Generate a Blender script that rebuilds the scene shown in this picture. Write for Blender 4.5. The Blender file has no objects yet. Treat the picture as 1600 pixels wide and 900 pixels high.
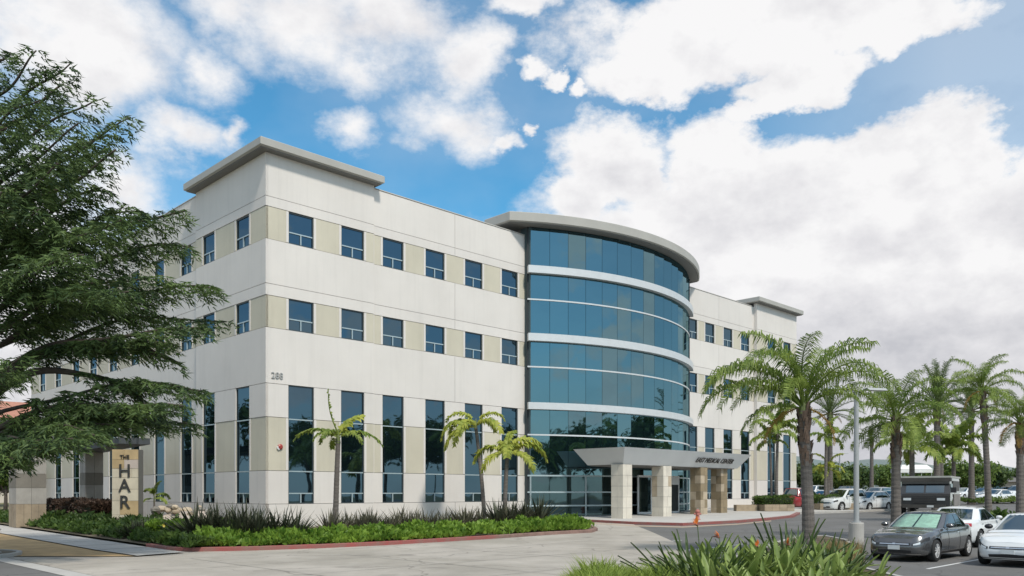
import bpy, bmesh, math, random
from mathutils import Vector, Matrix, noise
R = math.radians
random.seed(7)
S = bpy.context.scene
COL = S.collection
# ------------------------------------------------------------------ camera, sky, sun
EYE = 2.0
F = 1295.0          # focal length in photo pixels (1600 wide)
HOR = 769.0
cam_d = bpy.data.cameras.new('camera'); cam = bpy.data.objects.new('camera', cam_d); COL.objects.link(cam)
cam.location = (0, 0, EYE); cam.rotation_euler = (R(90), 0, 0)
cam_d.sensor_width = 36; cam_d.lens = 36*F/1600
cam_d.shift_y = (HOR-450)/1600
cam_d.clip_start = 0.1; cam_d.clip_end = 6000
S.camera = cam
S.view_settings.view_transform = 'Standard'; S.view_settings.look = 'None'
S.view_settings.gamma = 1; S.view_settings.use_curve_mapping = False
S.view_settings.exposure = 0.18
SUN_EL, SUN_AZ = 52, 150      # azimuth clockwise from +Y (behind the camera, to the right)
SKY_STR = 0.1
sd = bpy.data.lights.new('sun', 'SUN'); sd.energy = 2.9; sd.angle = R(6); sd.color = (1.0, 0.935, 0.84)
sun = bpy.data.objects.new('sun', sd); COL.objects.link(sun)
sdir = Vector((math.sin(R(SUN_AZ))*math.cos(R(SUN_EL)), math.cos(R(SUN_AZ))*math.cos(R(SUN_EL)), math.sin(R(SUN_EL))))
sun.rotation_euler = sdir.to_track_quat('Z', 'Y').to_euler(); sun.location = (0, -30, 60)

def ang(px, py):
    return math.atan2(px-800, F), math.atan2(HOR-py, math.hypot(F, px-800))

# clouds: (photo px, py, rx, ry, weight)
CLOUDS = [(60,30,215,115,1.0),(120,110,120,70,.9),(200,285,80,60,.85),(30,330,170,200,.9),(60,560,280,300,1.1),(500,40,185,95,1.0),(350,10,110,70,.85),(570,95,60,60,.7),
 (620,30,90,60,.7),(320,120,60,60,.42),(740,95,60,60,.75),(815,14,60,30,.7),(725,200,95,55,.78),(790,228,40,20,.55),(548,198,55,45,.6),
 (290,215,90,40,.3),(350,205,30,28,.4),(870,126,22,18,.75),(915,145,30,18,.55),(835,108,28,24,.5),(843,215,18,14,.5),
 (1140,45,270,85,1.2),(1000,112,85,50,1.15),(1250,130,110,48,.95),(1190,165,80,30,.6),(1400,35,170,60,.8),
 (965,262,88,78,1.2),(930,320,62,70,1.0),(1115,232,95,78,1.2),(1160,300,130,90,1.1),(1240,330,200,110,1.4),(1400,400,260,110,1.4),(1440,262,118,104,1.3),(1330,290,140,90,1.15),(1580,345,120,90,1.15),
 (1400,540,480,230,1.5),(1330,690,560,210,1.6),(1080,420,220,140,1.3),(1650,560,600,240,1.5)]
def build_world():
    w = bpy.data.worlds.new('World'); S.world = w; w.use_nodes = True
    nt = w.node_tree; nt.nodes.clear()
    def N(t, **k):
        n = nt.nodes.new(t)
        for a, b in k.items(): setattr(n, a, b)
        return n
    def L(a, b): nt.links.new(a, b)
    def M(op, a, b=None, c=None, clamp=False):
        n = N('ShaderNodeMath', operation=op); n.use_clamp = clamp
        for i, v in enumerate((a, b, c)):
            if v is None: continue
            if isinstance(v, (int, float)): n.inputs[i].default_value = v
            else: L(v, n.inputs[i])
        return n.outputs[0]
    tc = N('ShaderNodeTexCoord').outputs['Generated']
    sep = N('ShaderNodeSeparateXYZ'); L(tc, sep.inputs[0]); X, Y, Z = sep.outputs
    az = M('ARCTAN2', X, Y); el = M('ARCSINE', Z)
    # noise on the direction
    def noise_(scale, det, rough, vec, lac=2.1):
        n = N('ShaderNodeTexNoise'); n.inputs['Scale'].default_value = scale; n.inputs['Detail'].default_value = det
        n.inputs['Roughness'].default_value = rough; n.inputs['Lacunarity'].default_value = lac
        L(vec, n.inputs['Vector']); return n
    mp = N('ShaderNodeMapping'); L(tc, mp.inputs[0]); mp.inputs['Scale'].default_value = (1, 1, 1.5)
    warp = noise_(5.0, 6, .6, mp.outputs[0])
    pos = N('ShaderNodeCombineXYZ'); L(az, pos.inputs[0]); L(el, pos.inputs[1])
    wv = N('ShaderNodeVectorMath', operation='SUBTRACT'); L(warp.outputs['Color'], wv.inputs[0]); wv.inputs[1].default_value = (.5, .5, .5)
    ws = N('ShaderNodeVectorMath', operation='MULTIPLY'); L(wv.outputs[0], ws.inputs[0]); ws.inputs[1].default_value = (.12, .09, 0)
    pw = N('ShaderNodeVectorMath', operation='ADD'); L(pos.outputs[0], pw.inputs[0]); L(ws.outputs[0], pw.inputs[1])
    warp2 = noise_(17.0, 5, .6, mp.outputs[0])
    w2 = N('ShaderNodeVectorMath', operation='SUBTRACT'); L(warp2.outputs['Color'], w2.inputs[0]); w2.inputs[1].default_value = (.5, .5, .5)
    w2s = N('ShaderNodeVectorMath', operation='MULTIPLY_ADD'); L(w2.outputs[0], w2s.inputs[0]); w2s.inputs[1].default_value = (.055, .045, 0); L(pw.outputs[0], w2s.inputs[2]); pw = w2s
    acc = None
    for (px, py, rx, ry, wt) in CLOUDS:
        a, e = ang(px, py); a2, _ = ang(px+rx, py); _, e2 = ang(px, py-ry)
        sub = N('ShaderNodeVectorMath', operation='SUBTRACT'); L(pw.outputs[0], sub.inputs[0]); sub.inputs[1].default_value = (a, e, 0)
        mul = N('ShaderNodeVectorMath', operation='MULTIPLY'); L(sub.outputs[0], mul.inputs[0])
        mul.inputs[1].default_value = (1/max(.005, a2-a), 1/max(.005, e2-e), 0)
        ln = N('ShaderNodeVectorMath', operation='LENGTH'); L(mul.outputs[0], ln.inputs[0])
        v = M('MULTIPLY', M('SUBTRACT', 1.0, ln.outputs['Value']), 1.0)
        v = M('MULTIPLY_ADD', v, 1.0, (wt-1)*.45)
        acc = v if acc is None else M('SMOOTH_MAX', acc, v, .12)
    # away from the view: broken cloud of the same kind
    big = noise_(2.3, 8, .55, mp.outputs[0])
    gen = M('MULTIPLY', M('SUBTRACT', big.outputs['Fac'], .54), 2.6)
    side = M('MULTIPLY', M('SUBTRACT', M('ABSOLUTE', az), .60), 5.0, clamp=True)
    up = M('MULTIPLY', M('SUBTRACT', el, .56), 6.0, clamp=True)
    out = M('MAXIMUM', side, up)
    mixf = N('ShaderNodeMix', data_type='FLOAT'); L(out, mixf.inputs[0]); L(acc, mixf.inputs[2]); L(gen, mixf.inputs[3])
    fine = noise_(6.5, 12, .62, mp.outputs[0])
    rmask = M('MULTIPLY_ADD', az, 4.0, .2, clamp=True)
    fn = M('MULTIPLY', M('SUBTRACT', fine.outputs['Fac'], .5), M('MULTIPLY_ADD', rmask, -1.4, 3.0))
    dens0 = M('ADD', mixf.outputs[0], fn)
    gain = M('ADD', .72, M('MULTIPLY', M('MULTIPLY_ADD', az, 4.0, .2, clamp=True), 1.7))
    edge = M('ADD', M('MULTIPLY', dens0, gain), .42, clamp=True)
    dens = N('ShaderNodeMapRange', interpolation_type='SMOOTHSTEP'); L(edge, dens.inputs[0])
    # a thin veil everywhere, stronger to the sides
    veiln = noise_(2.4, 5, .5, mp.outputs[0])
    veil = M('MULTIPLY', M('SUBTRACT', veiln.outputs['Fac'], .47), 1.2, clamp=True)
    hz = M('MULTIPLY_ADD', el, -4.2, 1.25, clamp=True)
    azr = M('MULTIPLY', M('SUBTRACT', M('ABSOLUTE', M('ADD', az, .05)), .27), 1.9, clamp=True)
    veil2 = M('MAXIMUM', M('MAXIMUM', veil, hz), M('MINIMUM', azr, .5))
    dn = M('MAXIMUM', dens.outputs[0], M('MULTIPLY', veil2, .8))
    # cloud tone
    tn = noise_(4.2, 9, .6, mp.outputs[0])
    deep = M('MULTIPLY_ADD', M('SUBTRACT', dens0, .25), .85, M('MULTIPLY', M('SUBTRACT', tn.outputs['Fac'], .5), 2.0), clamp=False)
    low = M('MULTIPLY', M('SUBTRACT', .44, el), 2.6, clamp=True)
    tone = M('MULTIPLY', deep, M('ADD', .20, M('MULTIPLY', low, .85)), clamp=True)
    # relief of the billows, lit from above
    mp2 = N('ShaderNodeMapping'); L(tc, mp2.inputs[0]); mp2.inputs['Scale'].default_value = (1, 1, 1.5); mp2.inputs['Location'].default_value = (.012, 0, .04)
    n1 = noise_(9.0, 9, .55, mp.outputs[0]); n2 = noise_(9.0, 9, .55, mp2.outputs[0])
    rel = M('MULTIPLY', M('SUBTRACT', n2.outputs['Fac'], n1.outputs['Fac']), 1.7)
    tone = M('ADD', tone, rel, clamp=True)
    cr = N('ShaderNodeValToRGB'); L(tone, cr.inputs[0])
    cr.color_ramp.elements[0].color = (8.3, 8.25, 8.3, 1); cr.color_ramp.elements[0].position = 0
    cr.color_ramp.elements[1].color = (5.0, 5.05, 5.4, 1); cr.color_ramp.elements[1].position = 1
    e_ = cr.color_ramp.elements.new(.4); e_.color = (7.0, 6.95, 7.15, 1)
    sky = N('ShaderNodeTexSky', sky_type='NISHITA'); sky.sun_disc = False
    sky.sun_elevation = R(SUN_EL); sky.sun_rotation = R(SUN_AZ); sky.air_density = 1.0; sky.dust_density = .6; sky.ozone_density = 1.6
    tint = N('ShaderNodeMix', data_type='RGBA', blend_type='MULTIPLY'); tint.inputs[0].default_value = 1
    L(sky.outputs[0], tint.inputs[6]); tint.inputs[7].default_value = (.60, 1.36, 1.50, 1)
    mx = N('ShaderNodeMix', data_type='RGBA'); L(dn, mx.inputs[0]); L(tint.outputs[2], mx.inputs[6]); L(cr.outputs[0], mx.inputs[7])
    bg = N('ShaderNodeBackground'); bg.inputs[1].default_value = SKY_STR; L(mx.outputs[2], bg.inputs[0])
    o = N('ShaderNodeOutputWorld'); L(bg.outputs[0], o.inputs[0])
build_world()

# ------------------------------------------------------------------ helpers
MATS = {}
def mat(name, col, rough=.7, var=.12, scale=3.0, bump=0.0, bscale=30, metal=0, coat=0, spec=.5, col2=None, detail=5, emis=None, streak=0, sub=None, stretch=None, tint=0, streaks=0):
    if name in MATS: return MATS[name]
    m = bpy.data.materials.new(name); m.use_nodes = True; nt = m.node_tree
    b = nt.nodes['Principled BSDF']
    b.inputs['Roughness'].default_value = rough; b.inputs['Metallic'].default_value = metal
    b.inputs['Specular IOR Level'].default_value = spec
    b.inputs['Coat Weight'].default_value = coat; b.inputs['Coat Roughness'].default_value = .04
    g = nt.nodes.new('ShaderNodeNewGeometry')
    n = nt.nodes.new('ShaderNodeTexNoise'); n.inputs['Scale'].default_value = scale; n.inputs['Detail'].default_value = detail
    n.inputs['Roughness'].default_value = .6
    src = g.outputs['Position']
    if stretch:
        mp = nt.nodes.new('ShaderNodeMapping'); mp.inputs['Scale'].default_value = stretch
        nt.links.new(src, mp.inputs[0]); src = mp.outputs[0]
    nt.links.new(src, n.inputs['Vector'])
    cr = nt.nodes.new('ShaderNodeValToRGB'); nt.links.new(n.outputs['Fac'], cr.inputs[0])
    c2 = col2 if col2 else tuple(c*(1-var) for c in col)
    c1 = col if col2 else tuple(min(1, c*(1+var*.6)) for c in col)
    cr.color_ramp.elements[0].position = .3; cr.color_ramp.elements[0].color = (*c2, 1)
    cr.color_ramp.elements[1].position = .7; cr.color_ramp.elements[1].color = (*c1, 1)
    outc = cr.outputs[0]
    if streaks:   # rain streaks and dust, running down the wall
        mp3 = nt.nodes.new('ShaderNodeMapping'); mp3.inputs['Scale'].default_value = (3.2, 3.2, .16); nt.links.new(g.outputs['Position'], mp3.inputs[0])
        n3 = nt.nodes.new('ShaderNodeTexNoise'); n3.inputs['Scale'].default_value = 1.0; n3.inputs['Detail'].default_value = 6; n3.inputs['Roughness'].default_value = .7; nt.links.new(mp3.outputs[0], n3.inputs['Vector'])
        r3 = nt.nodes.new('ShaderNodeMapRange'); nt.links.new(n3.outputs['Fac'], r3.inputs[0]); r3.inputs[1].default_value = .50; r3.inputs[2].default_value = .78; r3.inputs[3].default_value = 1; r3.inputs[4].default_value = 1-streaks*2
        m3 = nt.nodes.new('ShaderNodeMix'); m3.data_type = 'RGBA'; m3.blend_type = 'MULTIPLY'; m3.inputs[0].default_value = 1
        nt.links.new(outc, m3.inputs[6]); nt.links.new(r3.outputs[0], m3.inputs[7]); outc = m3.outputs[2]
    if tint:
        oi = nt.nodes.new('ShaderNodeObjectInfo')
        hs = nt.nodes.new('ShaderNodeHueSaturation')
        mr = nt.nodes.new('ShaderNodeMapRange'); nt.links.new(oi.outputs['Random'], mr.inputs[0])
        mr.inputs[3].default_value = 1-tint; mr.inputs[4].default_value = 1+tint
        nt.links.new(mr.outputs[0], hs.inputs['Value']); nt.links.new(outc, hs.inputs['Color']); outc = hs.outputs[0]
    nt.links.new(outc, b.inputs['Base Color'])
    if bump:
        n2 = nt.nodes.new('ShaderNodeTexNoise'); n2.inputs['Scale'].default_value = bscale; n2.inputs['Detail'].default_value = 4
        nt.links.new(g.outputs['Position'], n2.inputs['Vector'])
        bp = nt.nodes.new('ShaderNodeBump'); bp.inputs['Strength'].default_value = bump; bp.inputs['Distance'].default_value = .02
        nt.links.new(n2.outputs['Fac'], bp.inputs['Height']); nt.links.new(bp.outputs[0], b.inputs['Normal'])
    if emis:
        b.inputs['Emission Color'].default_value = (*emis, 1); b.inputs['Emission Strength'].default_value = 1
    MATS[name] = m; return m

def glass_mat(name, tint, dark, rough=.03, refl=.55, wav=.0):
    """coated office glass: dark body with a tinted mirror film"""
    if name in MATS: return MATS[name]
    m = bpy.data.materials.new(name); m.use_nodes = True; nt = m.node_tree; nt.nodes.clear()
    o = nt.nodes.new('ShaderNodeOutputMaterial'); mx = nt.nodes.new('ShaderNodeMixShader')
    d = nt.nodes.new('ShaderNodeBsdfDiffuse'); gl = nt.nodes.new('ShaderNodeBsdfGlossy')
    gl.inputs['Roughness'].default_value = rough
    lw = nt.nodes.new('ShaderNodeLayerWeight'); lw.inputs[0].default_value = .35
    mr = nt.nodes.new('ShaderNodeMapRange'); nt.links.new(lw.outputs['Fresnel'], mr.inputs[0]); mr.inputs[3].default_value = refl; mr.inputs[4].default_value = 1
    nt.links.new(mr.outputs[0], mx.inputs[0])
    oi = nt.nodes.new('ShaderNodeObjectInfo')
    m2 = nt.nodes.new('ShaderNodeMapRange'); nt.links.new(oi.outputs['Random'], m2.inputs[0]); m2.inputs[3].default_value = .98; m2.inputs[4].default_value = 1.02
    h = nt.nodes.new('ShaderNodeHueSaturation'); h.inputs['Color'].default_value = (*tint, 1); nt.links.new(m2.outputs[0], h.inputs['Value'])
    nt.links.new(h.outputs[0], gl.inputs[0]); d.inputs[0].default_value = (*dark, 1)
    if wav:
        g = nt.nodes.new('ShaderNodeNewGeometry'); n = nt.nodes.new('ShaderNodeTexNoise'); n.inputs['Scale'].default_value = .9; n.inputs['Detail'].default_value = 1
        nt.links.new(g.outputs['Position'], n.inputs['Vector'])
        bp = nt.nodes.new('ShaderNodeBump'); bp.inputs['Strength'].default_value = wav; bp.inputs['Distance'].default_value = .03
        nt.links.new(n.outputs['Fac'], bp.inputs['Height']); nt.links.new(bp.outputs[0], gl.inputs['Normal'])
    nt.links.new(d.outputs[0], mx.inputs[1]); nt.links.new(gl.outputs[0], mx.inputs[2]); nt.links.new(mx.outputs[0], o.inputs[0])
    MATS[name] = m; return m

def leaf_mat(name, c1, c2, tr=.35, scale=1.5, rough=.55):
    if name in MATS: return MATS[name]
    m = bpy.data.materials.new(name); m.use_nodes = True; nt = m.node_tree; nt.nodes.clear()
    o = nt.nodes.new('ShaderNodeOutputMaterial'); mx = nt.nodes.new('ShaderNodeMixShader'); mx.inputs[0].default_value = tr
    p = nt.nodes.new('ShaderNodeBsdfPrincipled'); p.inputs['Roughness'].default_value = rough; p.inputs['Specular IOR Level'].default_value = .35
    t = nt.nodes.new('ShaderNodeBsdfTranslucent')
    g = nt.nodes.new('ShaderNodeNewGeometry'); n = nt.nodes.new('ShaderNodeTexNoise'); n.inputs['Scale'].default_value = scale; n.inputs['Detail'].default_value = 6
    nt.links.new(g.outputs['Position'], n.inputs['Vector'])
    ad = nt.nodes.new('ShaderNodeMath'); ad.operation = 'MULTIPLY_ADD'; nt.links.new(g.outputs['Random Per Island'], ad.inputs[0]); ad.inputs[1].default_value = .35
    nt.links.new(n.outputs['Fac'], ad.inputs[2])
    cr = nt.nodes.new('ShaderNodeValToRGB'); nt.links.new(ad.outputs[0], cr.inputs[0])
    cr.color_ramp.elements[0].position = .4; cr.color_ramp.elements[0].color = (*c1, 1)
    cr.color_ramp.elements[1].position = .9; cr.color_ramp.elements[1].color = (*c2, 1)
    nt.links.new(cr.outputs[0], p.inputs['Base Color']); nt.links.new(cr.outputs[0], t.inputs[0])
    nt.links.new(p.outputs[0], mx.inputs[1]); nt.links.new(t.outputs[0], mx.inputs[2]); nt.links.new(mx.outputs[0], o.inputs[0])
    MATS[name] = m; return m

def tag(o, label=None, cat=None, group=None, kind=None):
    if label: o['label'] = label
    if cat: o['category'] = cat
    if group: o['group'] = group
    if kind: o['kind'] = kind
    return o
def empty(name, loc, rz=0, label=None, cat=None, group=None):
    o = bpy.data.objects.new(name, None); COL.objects.link(o); o.location = loc; o.rotation_euler = (0, 0, rz)
    o.empty_display_size = .3
    return tag(o, label, cat, group)
def link(name, me, parent=None, loc=None, rot=None):
    o = bpy.data.objects.new(name, me); COL.objects.link(o)
    if parent: o.parent = parent
    if loc is not None: o.location = loc
    if rot is not None: o.rotation_euler = rot
    return o
def copy_tree(o, parent=None):
    c = o.copy(); COL.objects.link(c)
    if parent: c.parent = parent
    for ch in list(o.children): copy_tree(ch, c)
    return c

class MB:
    def __init__(s): s.v = []; s.f = []; s.sm = False
    def box(s, x0, x1, y0, y1, z0, z1):
        b = len(s.v)
        s.v += [(x0,y0,z0),(x1,y0,z0),(x1,y1,z0),(x0,y1,z0),(x0,y0,z1),(x1,y0,z1),(x1,y1,z1),(x0,y1,z1)]
        s.f += [(b,b+3,b+2,b+1),(b+4,b+5,b+6,b+7),(b,b+1,b+5,b+4),(b+1,b+2,b+6,b+5),(b+2,b+3,b+7,b+6),(b+3,b,b+4,b+7)]
        return s
    def prism(s, pts, z0, z1, top=None):
        n = len(pts); b = len(s.v); tp = top or pts
        s.v += [(p[0],p[1],z0) for p in pts] + [(p[0],p[1],z1) for p in tp]
        s.f.append(tuple(b+i for i in reversed(range(n)))); s.f.append(tuple(b+n+i for i in range(n)))
        for i in range(n):
            j = (i+1) % n; s.f.append((b+i, b+j, b+n+j, b+n+i))
        return s
    def tube(s, pts, rad, n=8, cap=True):
        """pts list of Vector; rad list or number"""
        pts = [Vector(p) for p in pts]; m = len(pts)
        if not isinstance(rad, (list, tuple)): rad = [rad]*m
        b = len(s.v); up = Vector((0, 0, 1))
        prev = None
        for i, p in enumerate(pts):
            d = (pts[min(i+1, m-1)]-pts[max(i-1, 0)]); d = d.normalized() if d.length > 1e-9 else Vector((0, 0, 1))
            if prev is None:
                a = d.orthogonal().normalized()
            else:
                a = (prev-d*prev.dot(d)); a = a.normalized() if a.length > 1e-6 else d.orthogonal().normalized()
            prev = a; c = d.cross(a)
            for k in range(n):
                t = 2*math.pi*k/n; q = p+(a*math.cos(t)+c*math.sin(t))*rad[i]; s.v.append(tuple(q))
        for i in range(m-1):
            for k in range(n):
                k2 = (k+1) % n; s.f.append((b+i*n+k, b+i*n+k2, b+(i+1)*n+k2, b+(i+1)*n+k))
        if cap:
            s.f.append(tuple(b+k for k in reversed(range(n)))); s.f.append(tuple(b+(m-1)*n+k for k in range(n)))
        return s
    def grid(s, P, nu, nv):
        """P(i,j)->point"""
        b = len(s.v)
        for i in range(nu+1):
            for j in range(nv+1): s.v.append(tuple(P(i/nu, j/nv)))
        for i in range(nu):
            for j in range(nv):
                a = b+i*(nv+1)+j; s.f.append((a, a+nv+1, a+nv+2, a+1))
        return s
    def quad(s, a, b_, c, d=None):
        b = len(s.v); s.v += [tuple(a), tuple(b_), tuple(c)] + ([tuple(d)] if d is not None else [])
        s.f.append(tuple(range(b, b+(4 if d is not None else 3)))); return s
    def mesh(s, name, m, smooth=False, fix=False):
        me = bpy.data.meshes.new(name); me.from_pydata(s.v, [], s.f)
        if m: me.materials.append(m)
        if fix:
            bm = bmesh.new(); bm.from_mesh(me); bmesh.ops.recalc_face_normals(bm, faces=bm.faces); bm.to_mesh(me); bm.free()
        if smooth:
            me.polygons.foreach_set('use_smooth', [True]*len(me.polygons))
        me.update(); return me
    def obj(s, name, m, parent=None, smooth=False, loc=None, fix=False, rot=None):
        return link(name, s.mesh(name, m, smooth, fix), parent, loc, rot)

BOXC = {}
def bpart(name, parent, x0, x1, y0, y1, z0, z1, m, bev=0.0):
    """a box part; alike boxes share one mesh"""
    dx, dy, dz = x1-x0, y1-y0, z1-z0
    key = (name, round(dx, 3), round(dy, 3), round(dz, 3), m.name, bev)
    if key not in BOXC:
        me = MB().box(-dx/2, dx/2, -dy/2, dy/2, -dz/2, dz/2).mesh(name, m)
        if bev:
            bm = bmesh.new(); bm.from_mesh(me); bmesh.ops.bevel(bm, geom=list(bm.edges), offset=bev, segments=2, affect='EDGES', profile=.6); bm.to_mesh(me); bm.free()
        BOXC[key] = me
    return link(name, BOXC[key], parent, ((x0+x1)/2, (y0+y1)/2, (z0+z1)/2))

def text_mesh(txt, size, depth, m, align='CENTER', shear=0, bold=0):
    c = bpy.data.curves.new('lettering', 'FONT'); c.body = txt; c.size = size; c.extrude = depth; c.align_x = align; c.shear = shear; c.offset = bold
    c.resolution_u = 3
    o = bpy.data.objects.new('lettering', c); COL.objects.link(o)
    me = bpy.data.meshes.new_from_object(o); bpy.data.objects.remove(o); bpy.data.curves.remove(c)
    me.materials.clear(); me.materials.append(m); me.name = 'lettering'
    return me

# terrain: level to 28 m, then a slow rise to 100 m
def tz(y): return .0156*(min(max(y, 28), 100)-28)
def G(px, py, dz=0):
    """ground point seen at that photo pixel (flat pieces of the terrain solved exactly)"""
    k = (py-HOR)
    D = EYE*F/k
    if D > 28: D = (EYE+.0156*28)*F/(k+.0156*F)
    if D > 100: D = (EYE-tz(100))*F/k
    return Vector(((px-800)/F*D, D, tz(D)+dz))
def W(px, py, D): return Vector(((px-800)/F*D, D, EYE+(HOR-py)/F*D))
def on(px, D, dz=0): return Vector(((px-800)/F*D, D, tz(D)+dz))

def sheet(name, poly, m, dz, thick=0, kind='structure', parent=None):
    """ground polygon draped on the terrain"""
    bm = bmesh.new(); vs = [bm.verts.new((p[0], p[1], 0)) for p in poly]; bm.faces.new(vs)
    bmesh.ops.triangulate(bm, faces=bm.faces)
    for yy in (28, 100):
        bmesh.ops.bisect_plane(bm, geom=list(bm.verts)+list(bm.edges)+list(bm.faces), plane_co=(0, yy, 0), plane_no=(0, 1, 0))
    xs_ = [p[0] for p in poly]; ys_ = [p[1] for p in poly]
    for k in range(-80, 161, 20):
        for ax, lo_, hi_ in ((0, min(xs_), max(xs_)), (1, min(ys_), max(ys_))):
            if lo_ < k < hi_ and hi_-lo_ > 40:
                no = (1, 0, 0) if ax == 0 else (0, 1, 0); co = (k, 0, 0) if ax == 0 else (0, k+.5, 0)
                bmesh.ops.bisect_plane(bm, geom=list(bm.verts)+list(bm.edges)+list(bm.faces), plane_co=co, plane_no=no)
    bmesh.ops.remove_doubles(bm, verts=bm.verts, dist=.0005)
    for v in bm.verts: v.co.z = tz(v.co.y)+dz
    bmesh.ops.recalc_face_normals(bm, faces=bm.faces)
    for f in bm.faces:
        if f.normal.z < 0: f.normal_flip()
    if thick:
        r = bmesh.ops.extrude_face_region(bm, geom=list(bm.faces))
        for e in r['geom']:
            if isinstance(e, bmesh.types.BMVert): e.co.z += 0
        low = [v for v in bm.verts if v not in set(x for x in r['geom'] if isinstance(x, bmesh.types.BMVert))]
        for v in low: v.co.z -= thick
        bmesh.ops.recalc_face_normals(bm, faces=bm.faces)
    me = bpy.data.meshes.new(name); bm.to_mesh(me); bm.free(); me.materials.append(m)
    return tag(link(name, me, parent), kind=kind)

def band(name, line, w, h, m, dz=0, parent=None, segs=None):
    """kerb: a box-section strip following a ground polyline (left side of travel = +w)"""
    pts = []
    for i in range(len(line)-1):
        a, b = Vector(line[i][:2]), Vector(line[i+1][:2]); n = max(1, int((b-a).length/1.5))
        for k in range(n): pts.append(a.lerp(b, k/n))
    pts.append(Vector(line[-1][:2]))
    mb = MB(); n = len(pts); base = 0
    for i, p in enumerate(pts):
        d = (pts[min(i+1, n-1)]-pts[max(i-1, 0)]).normalized(); q = Vector((-d.y, d.x))
        a = p; c = p+q*w
        za, zc = tz(a.y)+dz, tz(c.y)+dz
        e = min(.02, w*.2)
        mb.v += [(a.x, a.y, za-.1), (a.x, a.y, za+h-e), (a.x+q.x*e, a.y+q.y*e, za+h), (c.x, c.y, zc+h), (c.x, c.y, zc-.1)]
    for i in range(n-1):
        for k in range(4):
            b = i*5+k; mb.f.append((b, b+1, b+6, b+5))
    mb.f.append((0, 1, 2, 3, 4)); b = (n-1)*5; mb.f.append((b+4, b+3, b+2, b+1, b))
    o = mb.obj(name, m, parent, fix=True)
    if not parent: tag(o, kind='structure')
    return o

# ------------------------------------------------------------------ materials
white_wall = mat('white_stucco', (.685, .64, .595), .85, .06, .35, .25, 60, detail=8, tint=.018, streaks=.035)
beige_wall = mat('beige_stucco', (.56, .515, .41), .85, .08, .5, .25, 60, tint=.02, streaks=.05)
joint_m = mat('wall_joint', (.16, .155, .14), .9, .1)
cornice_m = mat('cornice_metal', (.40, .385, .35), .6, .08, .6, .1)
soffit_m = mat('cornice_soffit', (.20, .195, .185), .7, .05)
alu = mat('window_aluminium', (.42, .50, .52), .4, .06, metal=.3)
alu_dark = mat('dark_aluminium', (.06, .075, .08), .4, .06, metal=.3)
band_m = mat('spandrel_metal', (.62, .63, .63), .4, .05, metal=.25)
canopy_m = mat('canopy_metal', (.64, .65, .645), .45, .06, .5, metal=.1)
glassA = glass_mat('window_glass', (.15, .25, .33), (.006, .012, .015), .02, .46, .2)
glassB = glass_mat('curtain_glass', (.20, .345, .40), (.007, .016, .021), .02, .60, .12)
glassC = glass_mat('low_glass', (.22, .34, .38), (.01, .02, .022), .03, .30, .15)
dark_in = mat('dark_interior', (.012, .018, .022), .6, .1)
stone_tan = mat('tan_stone', (.44, .36, .26), .8, .2, 2.0, .3, 25, tint=.12)
stone_pale = mat('pale_stone', (.64, .59, .50), .8, .12, 1.5, .3, 25, tint=.06)
stone_grey = mat('grey_stone', (.36, .335, .30), .8, .15, 2, .3, 25, tint=.10)
stone_dark = mat('dark_stone', (.20, .18, .15), .8, .15, 2, .3, 25, tint=.08)
letter_m = mat('dark_lettering', (.035, .033, .03), .5)
asphalt = None
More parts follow.
